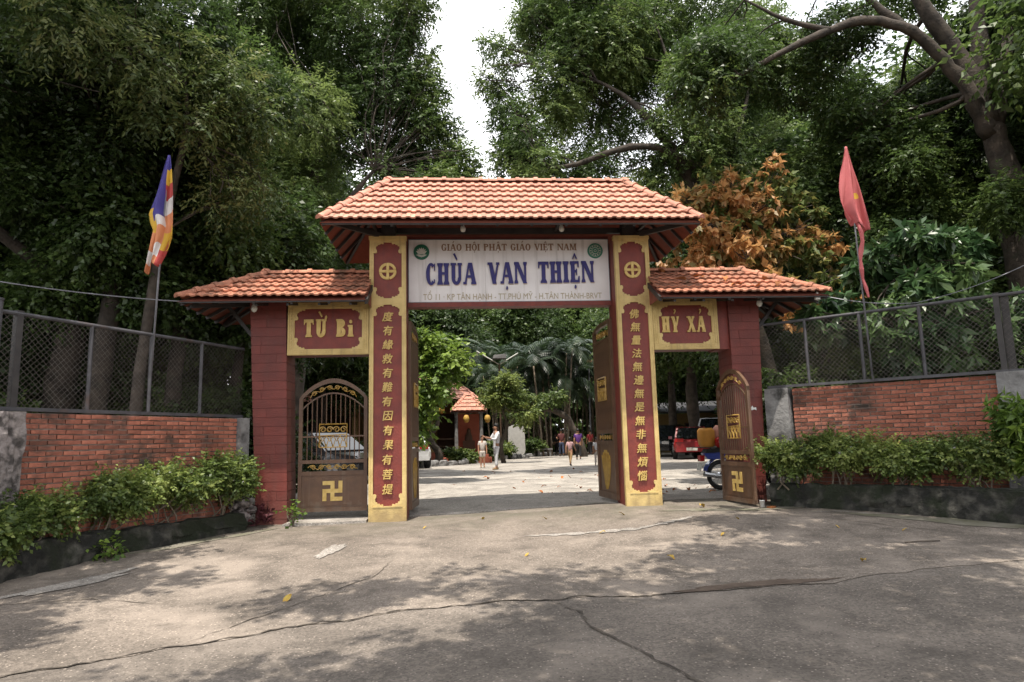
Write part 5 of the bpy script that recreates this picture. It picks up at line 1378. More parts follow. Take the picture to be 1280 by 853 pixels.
# shrubs along the walls
def shrub(label, x, y, z, w_, d_, h_, n, m, seed, flowers=0, ll=.058, lw=.018, group='shrubs planted along the walls', rz=0, whorl=False, per=10):
    s_ = empty('shrub', label, 'shrub', (x, y, z), rz, group)
    cl = sub_clumps([(0, 0, h_ * .80, w_ * .52, d_ * .5, h_ * .17), (w_ * .2, -.05, h_ * .62, w_ * .36, d_ * .45, h_ * .16)] + ([] if ll < .065 else [(0, 0, h_ * .45, w_ * .35, d_ * .4, h_ * .2)]), 10, seed, .42)
    mb = MB(); rr = random.Random(seed)
    for k in range(7):
        p = (rr.uniform(-.25, .25) * w_, rr.uniform(-.2, .2) * d_, -.05); e = cl[rr.randrange(len(cl))]
        q = wiggle(p, (e[0], e[1], e[2]), 5, .14, rr); mb.tube(q, [.014, .012, .010, .008, .006, .004], 5)
        for _ in range(2):
            e2 = cl[rr.randrange(len(cl))]; mb.tube(wiggle(q[2], e2[:3], 4, .1, rr), [.008, .006, .005, .004, .003], 4)
    obj('stem', mb, M['bark_pale'], s_)
    piece('foliage', leaves_mesh('foliage', cl, int(n * (.72 if ll < .065 else 1)), m, ll, lw, per, .24, seed + 1, droop=.1, tone=(.05, .95), shell=.35, whorl=whorl), s_, (0, 0, 0))
    fm = None
    if flowers:
        mb = MB()
        for k in range(5):
            a = 2 * PI * k / 5; c_, s2 = math.cos(a), math.sin(a)
            mb.add([(0, 0, 0), (.011 * c_ - .007 * s2, .011 * s2 + .007 * c_, .004), (.022 * c_, .022 * s2, .001), (.011 * c_ + .007 * s2, .011 * s2 - .007 * c_, .004)], [(0, 1, 2, 3)])
        fm = mb.mesh('flower', M['flower'])
        for k in range(flowers):
            c = cl[rr.randrange(len(cl))]; u = Vector((rr.gauss(0, 1), rr.gauss(-.6, .8), abs(rr.gauss(0, 1)))).normalized()
            piece('flower', fm, s_, (c[0] + u.x * c[3] * 1.12, c[1] + u.y * c[4] * 1.12, c[2] + u.z * c[5] * 1.2), (rr.uniform(-1.2, .2), rr.uniform(-.6, .6), 0), (1, 1, 1))
    return s_
lpos = [(-4.70, -.62, .12, .95, .75, .95, 1700, 26, 'flowering shrub against the red pillar, densest with white blossoms'), (-5.12, -1.45, .12, 1.0, .75, .92, 1500, 14, 'flowering shrub second from the red pillar on the left wall'),
        (-5.55, -2.35, .12, 1.0, .7, .78, 1300, 5, 'flowering shrub in the middle of the left planter, few blossoms'), (-5.95, -3.25, .12, .9, .65, .62, 900, 2, 'sparse low shrub at the near end of the left planter')]
for i, (x, y, z, a, b, h, n, fl, lb) in enumerate(lpos): shrub(lb, x, y, z, a, b, h * .9, n, M['lf_s'], 300 + i * 7, fl, rz=lw)
rpos = [(4.30, -.70, .33, .95, .7, .72, 1300, 8, 'leafy shrub beside the right red pillar, overlapping it'), (4.95, -1.25, .33, 1.05, .75, .92, 1700, 12, 'tallest trimmed shrub in the right planter, below the brick wall'),
        (5.55, -1.95, .33, .95, .7, .74, 1300, 3, 'bright green shrub in the middle of the right planter'), (6.15, -2.55, .33, .95, .7, .80, 1300, 6, 'dark shrub in the right planter, next to the long-leaved bush')]
for i, (x, y, z, a, b, h, n, fl, lb) in enumerate(rpos): shrub(lb, x, y, z, a, b, h * .86, int(n * .85), M['lf_s'], 340 + i * 7, fl, rz=rw)
shrub('upright bush with long light green leaves before the right-hand grey pier', 6.62, -3.05, .33, .75, .6, 1.25, 380, M['lf_br'], 371, 0, .17, .026, whorl=True, per=8)
shrub('straggly weed trailing over the near left end of the planter kerb', -5.98, -3.75, .08, .6, .5, .42, 330, M['lf_s'], 377, 0, .066, .02)
shrub('small pale variegated plant growing at the foot of the left red pillar', -3.66, -.26, -.04, .24, .2, .22, 22, M['lf_br'], 381, 0, .062, .03, group=None, per=5)
shrub('tiny seedling sprouting from the left planter kerb', -5.32, -2.62, -.12, .34, .2, .16, 30, M['lf_br'], 385, 0, .07, .024, group=None, per=6)
pc = empty('purple_weed', 'small dark red weed at the foot of the left red pillar', 'weed', (-4.20, -.16, gz(-4.2, -.16)))
piece('foliage', leaves_mesh('foliage', [(0, 0, .12, .16, .10, .12)], 26, mat('purple_leaf', (.10, .02, .025), (.06, .015, .02)), .13, .018, 5, .1, 390, droop=-.8), pc, (0, 0, 0))
cup = empty('paper_cup', 'small discarded white paper cup on the ground by the right gate leaf', 'cup', (3.86, -.86, gz(3.86, -.86)), .4)
mb = MB(); mb.lathe([(0, .0), (.032, .0), (.042, .10), (.045, .10), (.045, .106), (.040, .104), (.03, .01), (0, .01)], n=14); obj('cup_body', mb, M['paper'], cup, smooth=True)
sm_ = MB(); sm_.prism([(-.05, 0), (.05, 0), (.06, .035), (-.045, .03)], -.05, .05); obj('brick_chip', sm_, M['dry'], None, on(3.95, -.98, 0), .5, label='orange chip of brick lying next to the paper cup', cat='rubble')

# fallen leaves
def dry_mesh(k):
    rr = random.Random(400 + k); mb = MB(); vs_ = []; n = 6
    for i in range(n + 1):
        t_ = i / n; w2 = .055 * math.sin(PI * min(1, t_ * .9 + .06)) ; c = .05 * math.sin(t_ * 3 + k) + .012
        vs_ += [(-w2, t_ * .2 - .1, c + .022 * rr.random()), (0, t_ * .2 - .1, c - .008), (w2, t_ * .2 - .1, c + .022 * rr.random())]
    mb.add(vs_, [(3 * i + j, 3 * i + j + 1, 3 * i + j + 4, 3 * i + j + 3) for i in range(n) for j in range(2)])
    return mb
DRY = [dry_mesh(k).mesh('fallen_leaf', M['dry']) for k in range(4)]; DRYY = [dry_mesh(k + 5).mesh('fallen_leaf', M['dry_y']) for k in range(2)]
rl_ = random.Random(5)
spots = [(rl_.gauss(2.2, 1.0), abs(rl_.gauss(0, 2.2)) + 2.2) for _ in range(34)] + [(rl_.uniform(2.5, 4.2), rl_.uniform(.9, 5.5)) for _ in range(26)] + [(rl_.uniform(-1.5, 3), rl_.uniform(3, 14)) for _ in range(20)]
for i, (x, y) in enumerate(spots):
    o = obj('fallen_leaf', DRY[i % 4], None, None, on(x, y, .004), (rl_.uniform(-.3, .3), rl_.uniform(-.3, .3), rl_.uniform(0, 6.28)), label='curled orange dead leaf lying on the courtyard paving', cat='leaf', group='dead leaves scattered over the courtyard'); o.scale = (rl_.uniform(.4, .8),) * 3
for x, y, s_ in [(-2.6, -4.9, 1), (.35, -.9, .8), (1.35, -4.1, .9), (2.3, -3.2, .7), (3.0, -.5, 1.3), (1.55, -1.0, 1), (.9, -2.6, .7), (3.9, -3.0, .6), (-.6, -.5, .8), (3.1, -4.9, .9), (-1.5, -1.2, .6), (4.6, -3.3, .6), (-.2, -3.6, .6), (2.9, -2.2, .6)]:
    o = obj('fallen_leaf', DRYY[int(s_ * 10) % 2], None, None, on(x, y, .006), (.1, .1, x * 5), label='yellow leaf lying on the driveway in front of the gate', cat='leaf', group='yellow leaves on the driveway'); o.scale = (s_ * .6,) * 3
for i in range(9):
    x = 2.75 + i * .24 + rl_.uniform(-.1, .1); f = rl_.uniform(.15, .85)
    obj('fallen_leaf', DRY[i % 4], None, None, (x, lerp(-.76, .33, f), lerp(3.545, 4.175, f) + .055), (.5, .1, rl_.uniform(0, 6.28)), label='dry leaf caught on the tiles of the right side roof', cat='leaf', group='dry leaves on the right roof')
stk = MB(); stk.tube([(-.22, 0, .012), (0, .01, .015), (.22, 0, .012)], .008, 5); obj('stick', stk, M['bark'], None, on(4.35, -4.0, 0), .05, label='short dark stick lying on the driveway at the right', cat='stick')

# ------------------------------------------------------------------ courtyard: garden, shrine, hall
def gb(x, y): return (x, y, gz(x, y))
gk = empty('garden_kerb', 'curved kerb of pale rough stones bounding the garden on the left of the courtyard', 'kerb', (0, 0, .15))
KP = [(-7.5, 15.2), (-4.6, 16.6), (-2.5, 18.4), (-.9, 20.4), (.2, 23.6), (2.0, 28.0), (3.6, 31.5), (5.4, 35.5)]
STN = []
for k in range(4):
    rr = random.Random(500 + k); mb = MB(); n = 7; vs_ = []
    for z, q in ((-.1, 1.0), (.10, 1.05), (.20, .92), (.24, .6)):
        for i in range(n): a = 2 * PI * i / n; e = q * rr.uniform(.85, 1.1); vs_.append((.30 * e * math.cos(a), .17 * e * math.sin(a), z))
    mb.add(vs_, [(k2 * n + i, k2 * n + (i + 1) % n, (k2 + 1) * n + (i + 1) % n, (k2 + 1) * n + i) for k2 in range(3) for i in range(n)] + [tuple(3 * n + i for i in range(n))])
    STN.append(mb.mesh('stone', M['pier']))
for a, b in zip(KP, KP[1:]):
    L_ = math.hypot(b[0] - a[0], b[1] - a[1]); n = max(1, int(L_ / .55)); an = math.atan2(b[1] - a[1], b[0] - a[0])
    for i in range(n): piece('stone', STN[R.randrange(4)], gk, (lerp(a[0], b[0], i / n), lerp(a[1], b[1], i / n), 0), (0, 0, an + R.uniform(-.2, .2)), (1, 1, R.uniform(.8, 1.2)))
gv = [(x, y, .22) for x, y in KP] + [(5.4, 48, .22), (-30, 48, .22), (-30, 15.2, .22)]
mb = MB(); mb.add(gv, [tuple(range(len(gv)))]); obj('garden_bed', mb, M['soil'], kind='structure')

sh = empty('shrine_pavilion', 'small open shrine with a pyramid tiled roof on carved posts over a red plinth', 'shrine', (-.5, 23.2, .2))
mb = MB(); mb.box(-1.7, 1.1, -.8, .9, -.1, .22); mb.box(-.95, .95, -.7, .8, .22, .36); obj('plinth', mb, M['wall_red'], sh)
pst = MB(); pst.tube([(0, 0, .36), (0, 0, .5), (0, 0, 1.4), (0, 0, 2.5)], [.13, .10, .085, .08], 8); pst.box(-.13, .13, -.13, .13, .36, .46); pst.box(-.11, .11, -.11, .11, 2.40, 2.5); pme = pst.mesh('post', M['pier'])
for x in (-.62, .62):
    for y in (-.5, .55): piece('post', pme, sh, (x, y, 0))
tiled_roof(sh, -.86, .86, -.16, .16, -.78, .02, 2.52, 3.30, .82, M['tile'], 4, 7)
mb = MB(); mb.box(-.55, .55, .45, .52, .36, 2.4); obj('back_wall', mb, M['wall_red'], sh); mb = MB(); mb.box(-.3, .3, .1, .4, .36, 1.05); mb.lathe([(.2, 1.05), (.16, 1.3), (.10, 1.45), (.09, 1.6), (0, 1.68)], (0, .25, 0), 10); obj('altar', mb, M['wood'], sh)
lm = MB(); lm.lathe([(0, -.2), (.10, -.17), (.16, 0), (.10, .17), (0, .2)], n=10); lme = lm.mesh('lantern', M['lantern'], True)
for i, (p, lb) in enumerate([((-.62, 22.45, 2.32), 'yellow lantern hanging from the left eave of the small shrine'), ((.42, 22.45, 2.30), 'yellow lantern hanging from the right eave of the small shrine'), ((-2.9, 25.2, 2.9), 'yellow lantern hanging at the hall front, left of the shrine'), ((-1.9, 25.2, 2.9), 'yellow lantern at the hall front, closest to the shrine')]):
    obj('lantern', lme, None, None, p, 0, label=lb, cat='lantern', group='yellow lanterns')
hl = empty('temple_hall', 'low temple hall with a red tiled roof and dark open front behind the garden', 'building', (-4.5, 27.5, .2))
mb = MB(); mb.box(-5, 4.3, -.3, 5.5, -.1, .45); obj('plinth', mb, M['wall_red'], hl)
mb = MB(); mb.box(-4.6, 3.9, 2.6, 2.8, .45, 3.5); mb.box(-4.6, -4.4, .3, 2.6, .45, 3.5); mb.box(3.7, 3.9, .3, 2.6, .45, 3.5); obj('wall', mb, M['wall_yellow'], hl)
cm = MB(); cm.box(-.16, .16, -.16, .16, .45, 3.35); cme = cm.mesh('column', M['wall_yellow'])
for x in (-4.4, -2.3, -.2, 1.9, 3.6): piece('column', cme, hl, (x, .1, 0))
mb = MB(); mb.box(-4.2, 3.5, .02, .08, 1.15, 1.22); mb.box(-4.2, 3.5, .02, .08, .75, .80); obj('railing', mb, M['wood'], hl)
for x in (-3.3, -1.2, .9, 2.8): mb = MB(); mb.box(-.6, .6, 2.56, 2.6, .5, 2.7); obj('door', mb, M['wood'], hl, (x, 0, 0))
tiled_roof(hl, -5.3, 4.6, -3.6, 2.9, -.9, 1.6, 3.35, 4.9, 4.1, M['tile'], 6, 28)
# houses beyond the left fence and the yellow building on the right
def house(label, x, y, w_, d_, h_, wall, roofm, rz, cat='house'):
    h = empty('house', label, cat, (x, y, .0), rz)
    mb = MB(); mb.box(-w_ / 2, w_ / 2, -d_ / 2, d_ / 2, -.2, h_); obj('wall', mb, M[wall], h)
    for k in range(3):
        xx = lerp(-w_ * .33, w_ * .33, k / 2)
        f = MB(); f.box(xx - .5, xx + .5, -d_ / 2 - .05, -d_ / 2 + .02, .9 if k != 1 else 0, 2.1); fo = obj('window' if k != 1 else 'door', f, M['wood'], h)
        g_ = MB(); g_.box(xx - .42, xx + .42, -d_ / 2 - .07, -d_ / 2 - .045, 1.0 if k != 1 else .1, 2.02); obj('pane', g_, M['glass'], fo)
    if roofm == 'tile': tiled_roof(h, -w_ / 2 - .6, w_ / 2 + .6, -w_ / 2 + 1.4, w_ / 2 - 1.4, -d_ / 2 - .6, 0, h_ - .1, h_ + 1.5, d_ / 2 + .6, M['tile'], 7, int(w_ / .3))
    else:
        r_ = MB(); r_.hexa([(-w_ / 2 - .5, -d_ / 2 - .8, h_), (w_ / 2 + .5, -d_ / 2 - .8, h_), (w_ / 2 + .5, d_ / 2, h_ + .9), (-w_ / 2 - .5, d_ / 2, h_ + .9), (-w_ / 2 - .5, -d_ / 2 - .8, h_ + .12), (w_ / 2 + .5, -d_ / 2 - .8, h_ + .12), (w_ / 2 + .5, d_ / 2, h_ + 1.02), (-w_ / 2 - .5, d_ / 2, h_ + 1.02)])
        ro = obj('roof', r_, M['grey_roof'], h)
        for k in range(12): q = MB(); xx = lerp(-w_ / 2, w_ / 2, k / 11); q.beam((xx, -d_ / 2 - .8, h_ + .13), (xx, d_ / 2, h_ + 1.03), .05, .04); obj('rib', q, M['grey_roof'], ro)
    return h
house('small house with a red tiled roof glimpsed through the left fence', -15.2, 17.5, 5.5, 4, 2.6, 'wall_yellow', 'tile', .35)
house('yellow building with a grey sheet roof behind the parked cars', 15.4, 37, 9.5, 5, 2.75, 'wall_yellow', 'sheet', -.2, 'building')
st = empty('stone_stele', 'upright white stone slab with a rough edge standing on the garden kerb', 'stone', (2.45, 30.0, .2))
mb = MB(); rr = random.Random(3); n = 18; prf = []
for i in range(n):
    a = 2 * PI * i / n; q = rr.uniform(.93, 1.05); prf.append((.52 * q * (abs(math.cos(a)) ** .5) * (1 if math.cos(a) > 0 else -1), 1.02 + .98 * q * (abs(math.sin(a)) ** .5) * (1 if math.sin(a) > 0 else -1)))
mb.prism(prf, -.14, .14); obj('slab', mb, M['stone_white'], st); mb = MB(); mb.box(-.7, .7, -.3, .3, -.1, .12); obj('base', mb, M['pier'], st)
bch = empty('stone_bench', 'low dark stone bench on the kerb right of the white stele', 'bench', (4.3, 31.5, .2)); mb = MB(); mb.box(-.5, .5, -.2, .2, .38, .46); obj('seat', mb, M['pier'], bch)
for x in (-.35, .35): mb = MB(); mb.box(x - .07, x + .07, -.16, .16, 0, .378); obj('leg', mb, M['pier'], bch)
lp = empty('lamp_post', 'tall slim grey lamp post behind the group of visitors', 'lamp post', (7.75, 34, .15))
mb = MB(); mb.tube([(0, 0, 0), (.02, 0, 3), (.1, 0, 6.2)], [.07, .06, .045], 8); obj('pole', mb, M['galv'], lp); mb = MB(); mb.box(-.05, .28, -.15, .15, 6.18, 6.32); obj('lamp_head', mb, M['rust'], lp)
vl = empty('lamp_post', 'slim post with pale arms in a shallow V and a dark panel above the shrine', 'lamp post', (1.28, 26, .2))
mb = MB(); mb.tube([(0, 0, 0), (0, 0, 5.2)], .05, 8); obj('pole', mb, M['wood'], vl); mb = MB(); mb.tube([(-1.25, 0, 5.95), (0, 0, 5.18), (1.05, 0, 5.8)], .035, 6); obj('arm', mb, M['plate'], vl)
mb = MB(); mb.hexa([(-.38, -.3, 5.5), (.38, -.3, 5.5), (.38, .3, 5.5), (-.38, .3, 5.5), (-.3, -.22, 5.7), (.35, -.22, 5.75), (.35, .22, 5.75), (-.3, .22, 5.7)]); obj('solar_panel', mb, M['steel'], vl)

# planting in the courtyard
tree('garden_tree', 'bright green leafy tree just inside the gate, left of the opening', (-2.6, 7.4, gz(-2.6, 7.4)), [(-2.6, 7.4, -.1), (-2.5, 7.3, 1.6), (-2.4, 7.2, 2.9), (-2.0, 7.0, 4.0)], [.08, .07, .05, .02],
     [(-1.75, 6.8, 4.0, .65, .5, .45), (-1.25, 6.8, 3.5, .6, .45, .35), (-1.9, 6.7, 3.1, .55, .5, .45), (-1.45, 6.6, 2.75, .45, .4, .35), (-2.2, 6.8, 2.4, .5, .5, .45), (-2.3, 7.2, 3.8, .75, .6, .55), (-2.3, 6.9, 1.8, .4, .4, .35)], 760, M['lf_br'], seed=601, ll=.17, lw=.045, per=9, tw=.5, nsub=4, tone=(.1, 1.0))
tree('ornamental_tree', 'pruned yellow green tree with flat foliage pads beside the shrine', (1.2, 21.5, .2), [(1.2, 21.5, -.1), (1.0, 21.4, 1.0), (1.3, 21.3, 1.9), (1.0, 21.2, 2.9)], [.13, .11, .09, .04],
     [(.3, 21, 3.5, .8, .6, .35), (1.4, 20.8, 3.8, .9, .7, .4), (1.3, 21, 3.1, .9, .8, .35), (2.1, 21, 3.0, .7, .6, .35), (1.9, 20.6, 2.5, .5, .5, .25)], 900, M['lf_s'], seed=605, ll=.13, lw=.03, per=12, tw=.4, nsub=5, tone=(.1, .9))
tree('old_bonsai_tree', 'gnarled dark garden tree with a twisted trunk left of the shrine', (-2.1, 20.4, .2), [(-2.1, 20.4, -.1), (-1.9, 20.4, .7), (-2.35, 20.3, 1.4), (-1.95, 20.3, 2.2), (-2.3, 20.2, 3.0)], [.22, .17, .14, .11, .05],
     [(-2.8, 20, 3.5, .8, .8, .4), (-1.9, 20, 3.9, .7, .7, .4), (-2.6, 20, 2.7, .6, .6, .3)], 420, M['lf_b'], seed=606, ll=.14, lw=.045, nsub=4, tone=(.1, .9))
tree('leaning_tree', 'old brown tree with a long limb leaning low to the left above the visitors', (6.3, 28.5, .15), [(6.3, 28.5, -.1), (6.05, 28.4, .9), (5.6, 28.3, 1.9), (5.2, 28.2, 2.5), (4.4, 28, 2.9), (3.6, 28, 2.85), (2.9, 28, 2.6)], [.24, .22, .19, .18, .16, .12, .06],
     [(3.2, 28, 3.0, .9, .7, .4), (2.4, 27.8, 2.7, .7, .6, .35), (4.4, 28, 3.6, .8, .7, .4)], 420, M['lf_s'], M['bark'], seed=607, ll=.16, lw=.05, nsub=4, tone=(.1, .8))
# feathery palms in clumps
def frond_mesh(seed, L_=2.6):
    rr = random.Random(seed); vs_ = []; fs = []; mb = MB(); n = 18; pts = []
    for i in range(n + 1):
        t_ = i / n; pts.append(Vector((L_ * (t_ * .9 - .15 * t_ * t_), 0, L_ * (.75 * t_ - .95 * t_ * t_))))
    for i in range(1, n):
        p = pts[i]; d = (pts[i + 1] - pts[i - 1]).normalized(); ll = .62 * math.sin(PI * (i / n) * .85 + .3) + .1
        for sd in (-1, 1):
            dr = (d * .75 + Vector((0, sd * .85, -.30 + rr.uniform(-.15, .1)))).normalized(); w_ = d * .035
            a = len(vs_); vs_ += [p - w_, p + w_, p + dr * ll * .6 + w_ * .9 + Vector((0, 0, -.02)), p + dr * ll + Vector((0, 0, -.16 * ll)), p + dr * ll * .6 - w_ * .9 + Vector((0, 0, -.02))]
            fs.append((a, a + 1, a + 2, a + 3, a + 4))
    mb.add(vs_, fs); return mb, pts
PALM = []
for k in range(2):
    rr = random.Random(700 + k); fo = MB(); sm2 = MB()
    fm_, _ = frond_mesh(700 + k)
    for s_i in range(7):
        a = rr.uniform(0, 6.28); r_ = rr.uniform(.2, 1.0); b = Vector((r_ * math.cos(a), r_ * math.sin(a), 0)); h = rr.uniform(3.0, 6.6); top = b * 1.7 + Vector((0, 0, h))
        q = [b.lerp(top, t_ / 5) + Vector((0, 0, 0)) for t_ in range(6)]; sm2.tube(q, [.06, .055, .05, .05, .045, .04], 6)
        nf = rr.randrange(8, 11)
        for f in range(nf):
            Mx = Matrix.Translation(top) @ Matrix.Rotation(2 * PI * f / nf + rr.uniform(-.3, .3), 4, 'Z') @ Matrix.Rotation(rr.uniform(-.55, .45), 4, 'Y') @ Matrix.Scale(rr.uniform(.75, 1.1), 4)
            fo.add([Mx @ Vector(v) for v in fm_.v], fm_.f)
    me = fo.mesh('fronds', M['palm']); at = me.attributes.new('tone', 'FLOAT', 'FACE'); rnd = np.random.default_rng(k).random(len(me.polygons)) * .5 + np.repeat(np.random.default_rng(k + 5).random(len(me.polygons) // 34 + 1), 34)[:len(me.polygons)] * .5
    at.data.foreach_set('value', rnd.astype(np.float32))
    PALM.append((sm2.mesh('stems', M['bark_pale'], True), me))
PP = [(1.8, 34), (3.6, 35), (5.2, 33.6), (6.9, 36), (8.6, 37.5), (4.4, 39), (10.2, 35.5), (-.2, 36.5), (6.3, 40), (2.6, 40)]
for i, (x, y) in enumerate(PP):
    k = i % 2
    t = empty('palm_clump', 'clump of feathery palms on thin stems at the courtyard end, %s' % ['left of the white stele', 'behind the white stele', 'over the low leaning limb', 'behind the purple shirt', 'by the lamp post', 'rear middle', 'rightmost', 'leftmost behind the shrine', 'rear right', 'rear left'][i], 'palm', (x, y, .1), R.uniform(0, 6), 'clumps of palms at the end of the courtyard')
    s_ = R.uniform(.95, 1.25); t.scale = (s_, s_, s_)
    piece('stem', PALM[k][0], t, (0, 0, 0)); piece('fronds', PALM[k][1], t, (0, 0, 0))
# thickets that close the view under the crowns
TH = []
for k in range(2):
    cl = sub_clumps([(0, 0, 1.5, 2.4, 1.4, 1.6), (1.2, .2, 2.6, 1.6, 1.2, 1.2), (-1.3, .1, 2.3, 1.5, 1.2, 1.2)], 9, 720 + k, .5)
    TH.append((trunk_mb([(0, 0, -.2), (0, 0, 1), (0, .1, 2)], [.08, .07, .03], cl[::2], 730 + k, lr=.6, twigs=1).mesh('stem', M['bark'], True), leaves_mesh('foliage', cl, 2200, M['lf_a' if k else 'lf_b'], .20, .07, 9, .5, 740 + k, tone=(.0, .75))))
tpos = [(x, 46.5 + R.uniform(-1.5, 1.5), 1.5) for x in range(-14, 34, 4)] + [(-12, 30, 1.2), (-9, 34, 1.3), (-15, 24, 1.2), (-6.5, 38, 1.3), (17.5, 30, 1.1), (20, 24, 1.2), (22, 38, 1.4), (25.5, 30, 1.3), (-16, 9, 1.1), (-19, 12, 1.2), (-12, 8.5, .9), (-9.4, 11.5, .8), (-14.5, -2.2, 1.1), (-12, 1.2, 1.0), (13.5, 8.6, 1.1), (16.5, 6, 1.2), (19, 9, 1.2), (12.8, 1.5, 1.0), (15.5, -1.5, 1.2), (12.5, -3.4, 1.0), (9.4, 8.4, .8), (-11.5, -4.4, 1.0), (-10.6, -1.9, .9)]
c2 = {}
for i, (x, y, s_) in enumerate(sorted(tpos, key=lambda q: (q[1], q[0]))):
    key = ('left' if x < -3 else ('right' if x > 9 else 'middle'), 'far end' if y > 40 else ('courtyard side' if y > 15 else 'fence side')); c2[key] = c2.get(key, 0) + 1
    t = empty('thicket', 'leafy thicket under the trees, %s on the %s, %s of its row' % (key[1], key[0], ORD[c2[key] - 1]), 'bush', (x, y, gz(x, y)), R.uniform(0, 6.28), 'thickets under the trees')
    t.scale = (s_, s_, s_); piece('stem', TH[i % 2][0], t, (0, 0, 0)); piece('foliage', TH[i % 2][1], t, (0, 0, 0))
for i, (x, y, w_, h_, lb, m_) in enumerate([(-3.2, 17.9, 1.4, .7, 'low green plants on the garden kerb behind the white car', 'lf_s'), (-.9, 21.4, 1.5, .6, 'low green plants in front of the shrine plinth', 'lf_s'), (.7, 24.6, 1.4, .9, 'rounded green shrub right of the shrine', 'lf_s'), (1.4, 27.2, 1.2, .8, 'dark shrub left of the white stele', 'lf_b'), (3.6, 31.6, 1.4, 1.0, 'shrub right of the white stele', 'lf_b'), (-5.2, 17.2, 1.6, 1.1, 'leafy shrub at the left end of the garden kerb', 'lf_s')]):
    shrub(lb, x, y, .2, w_, .8, h_, 420, M[m_], 800 + i * 5, 0, .12, .04, group=None, per=9)

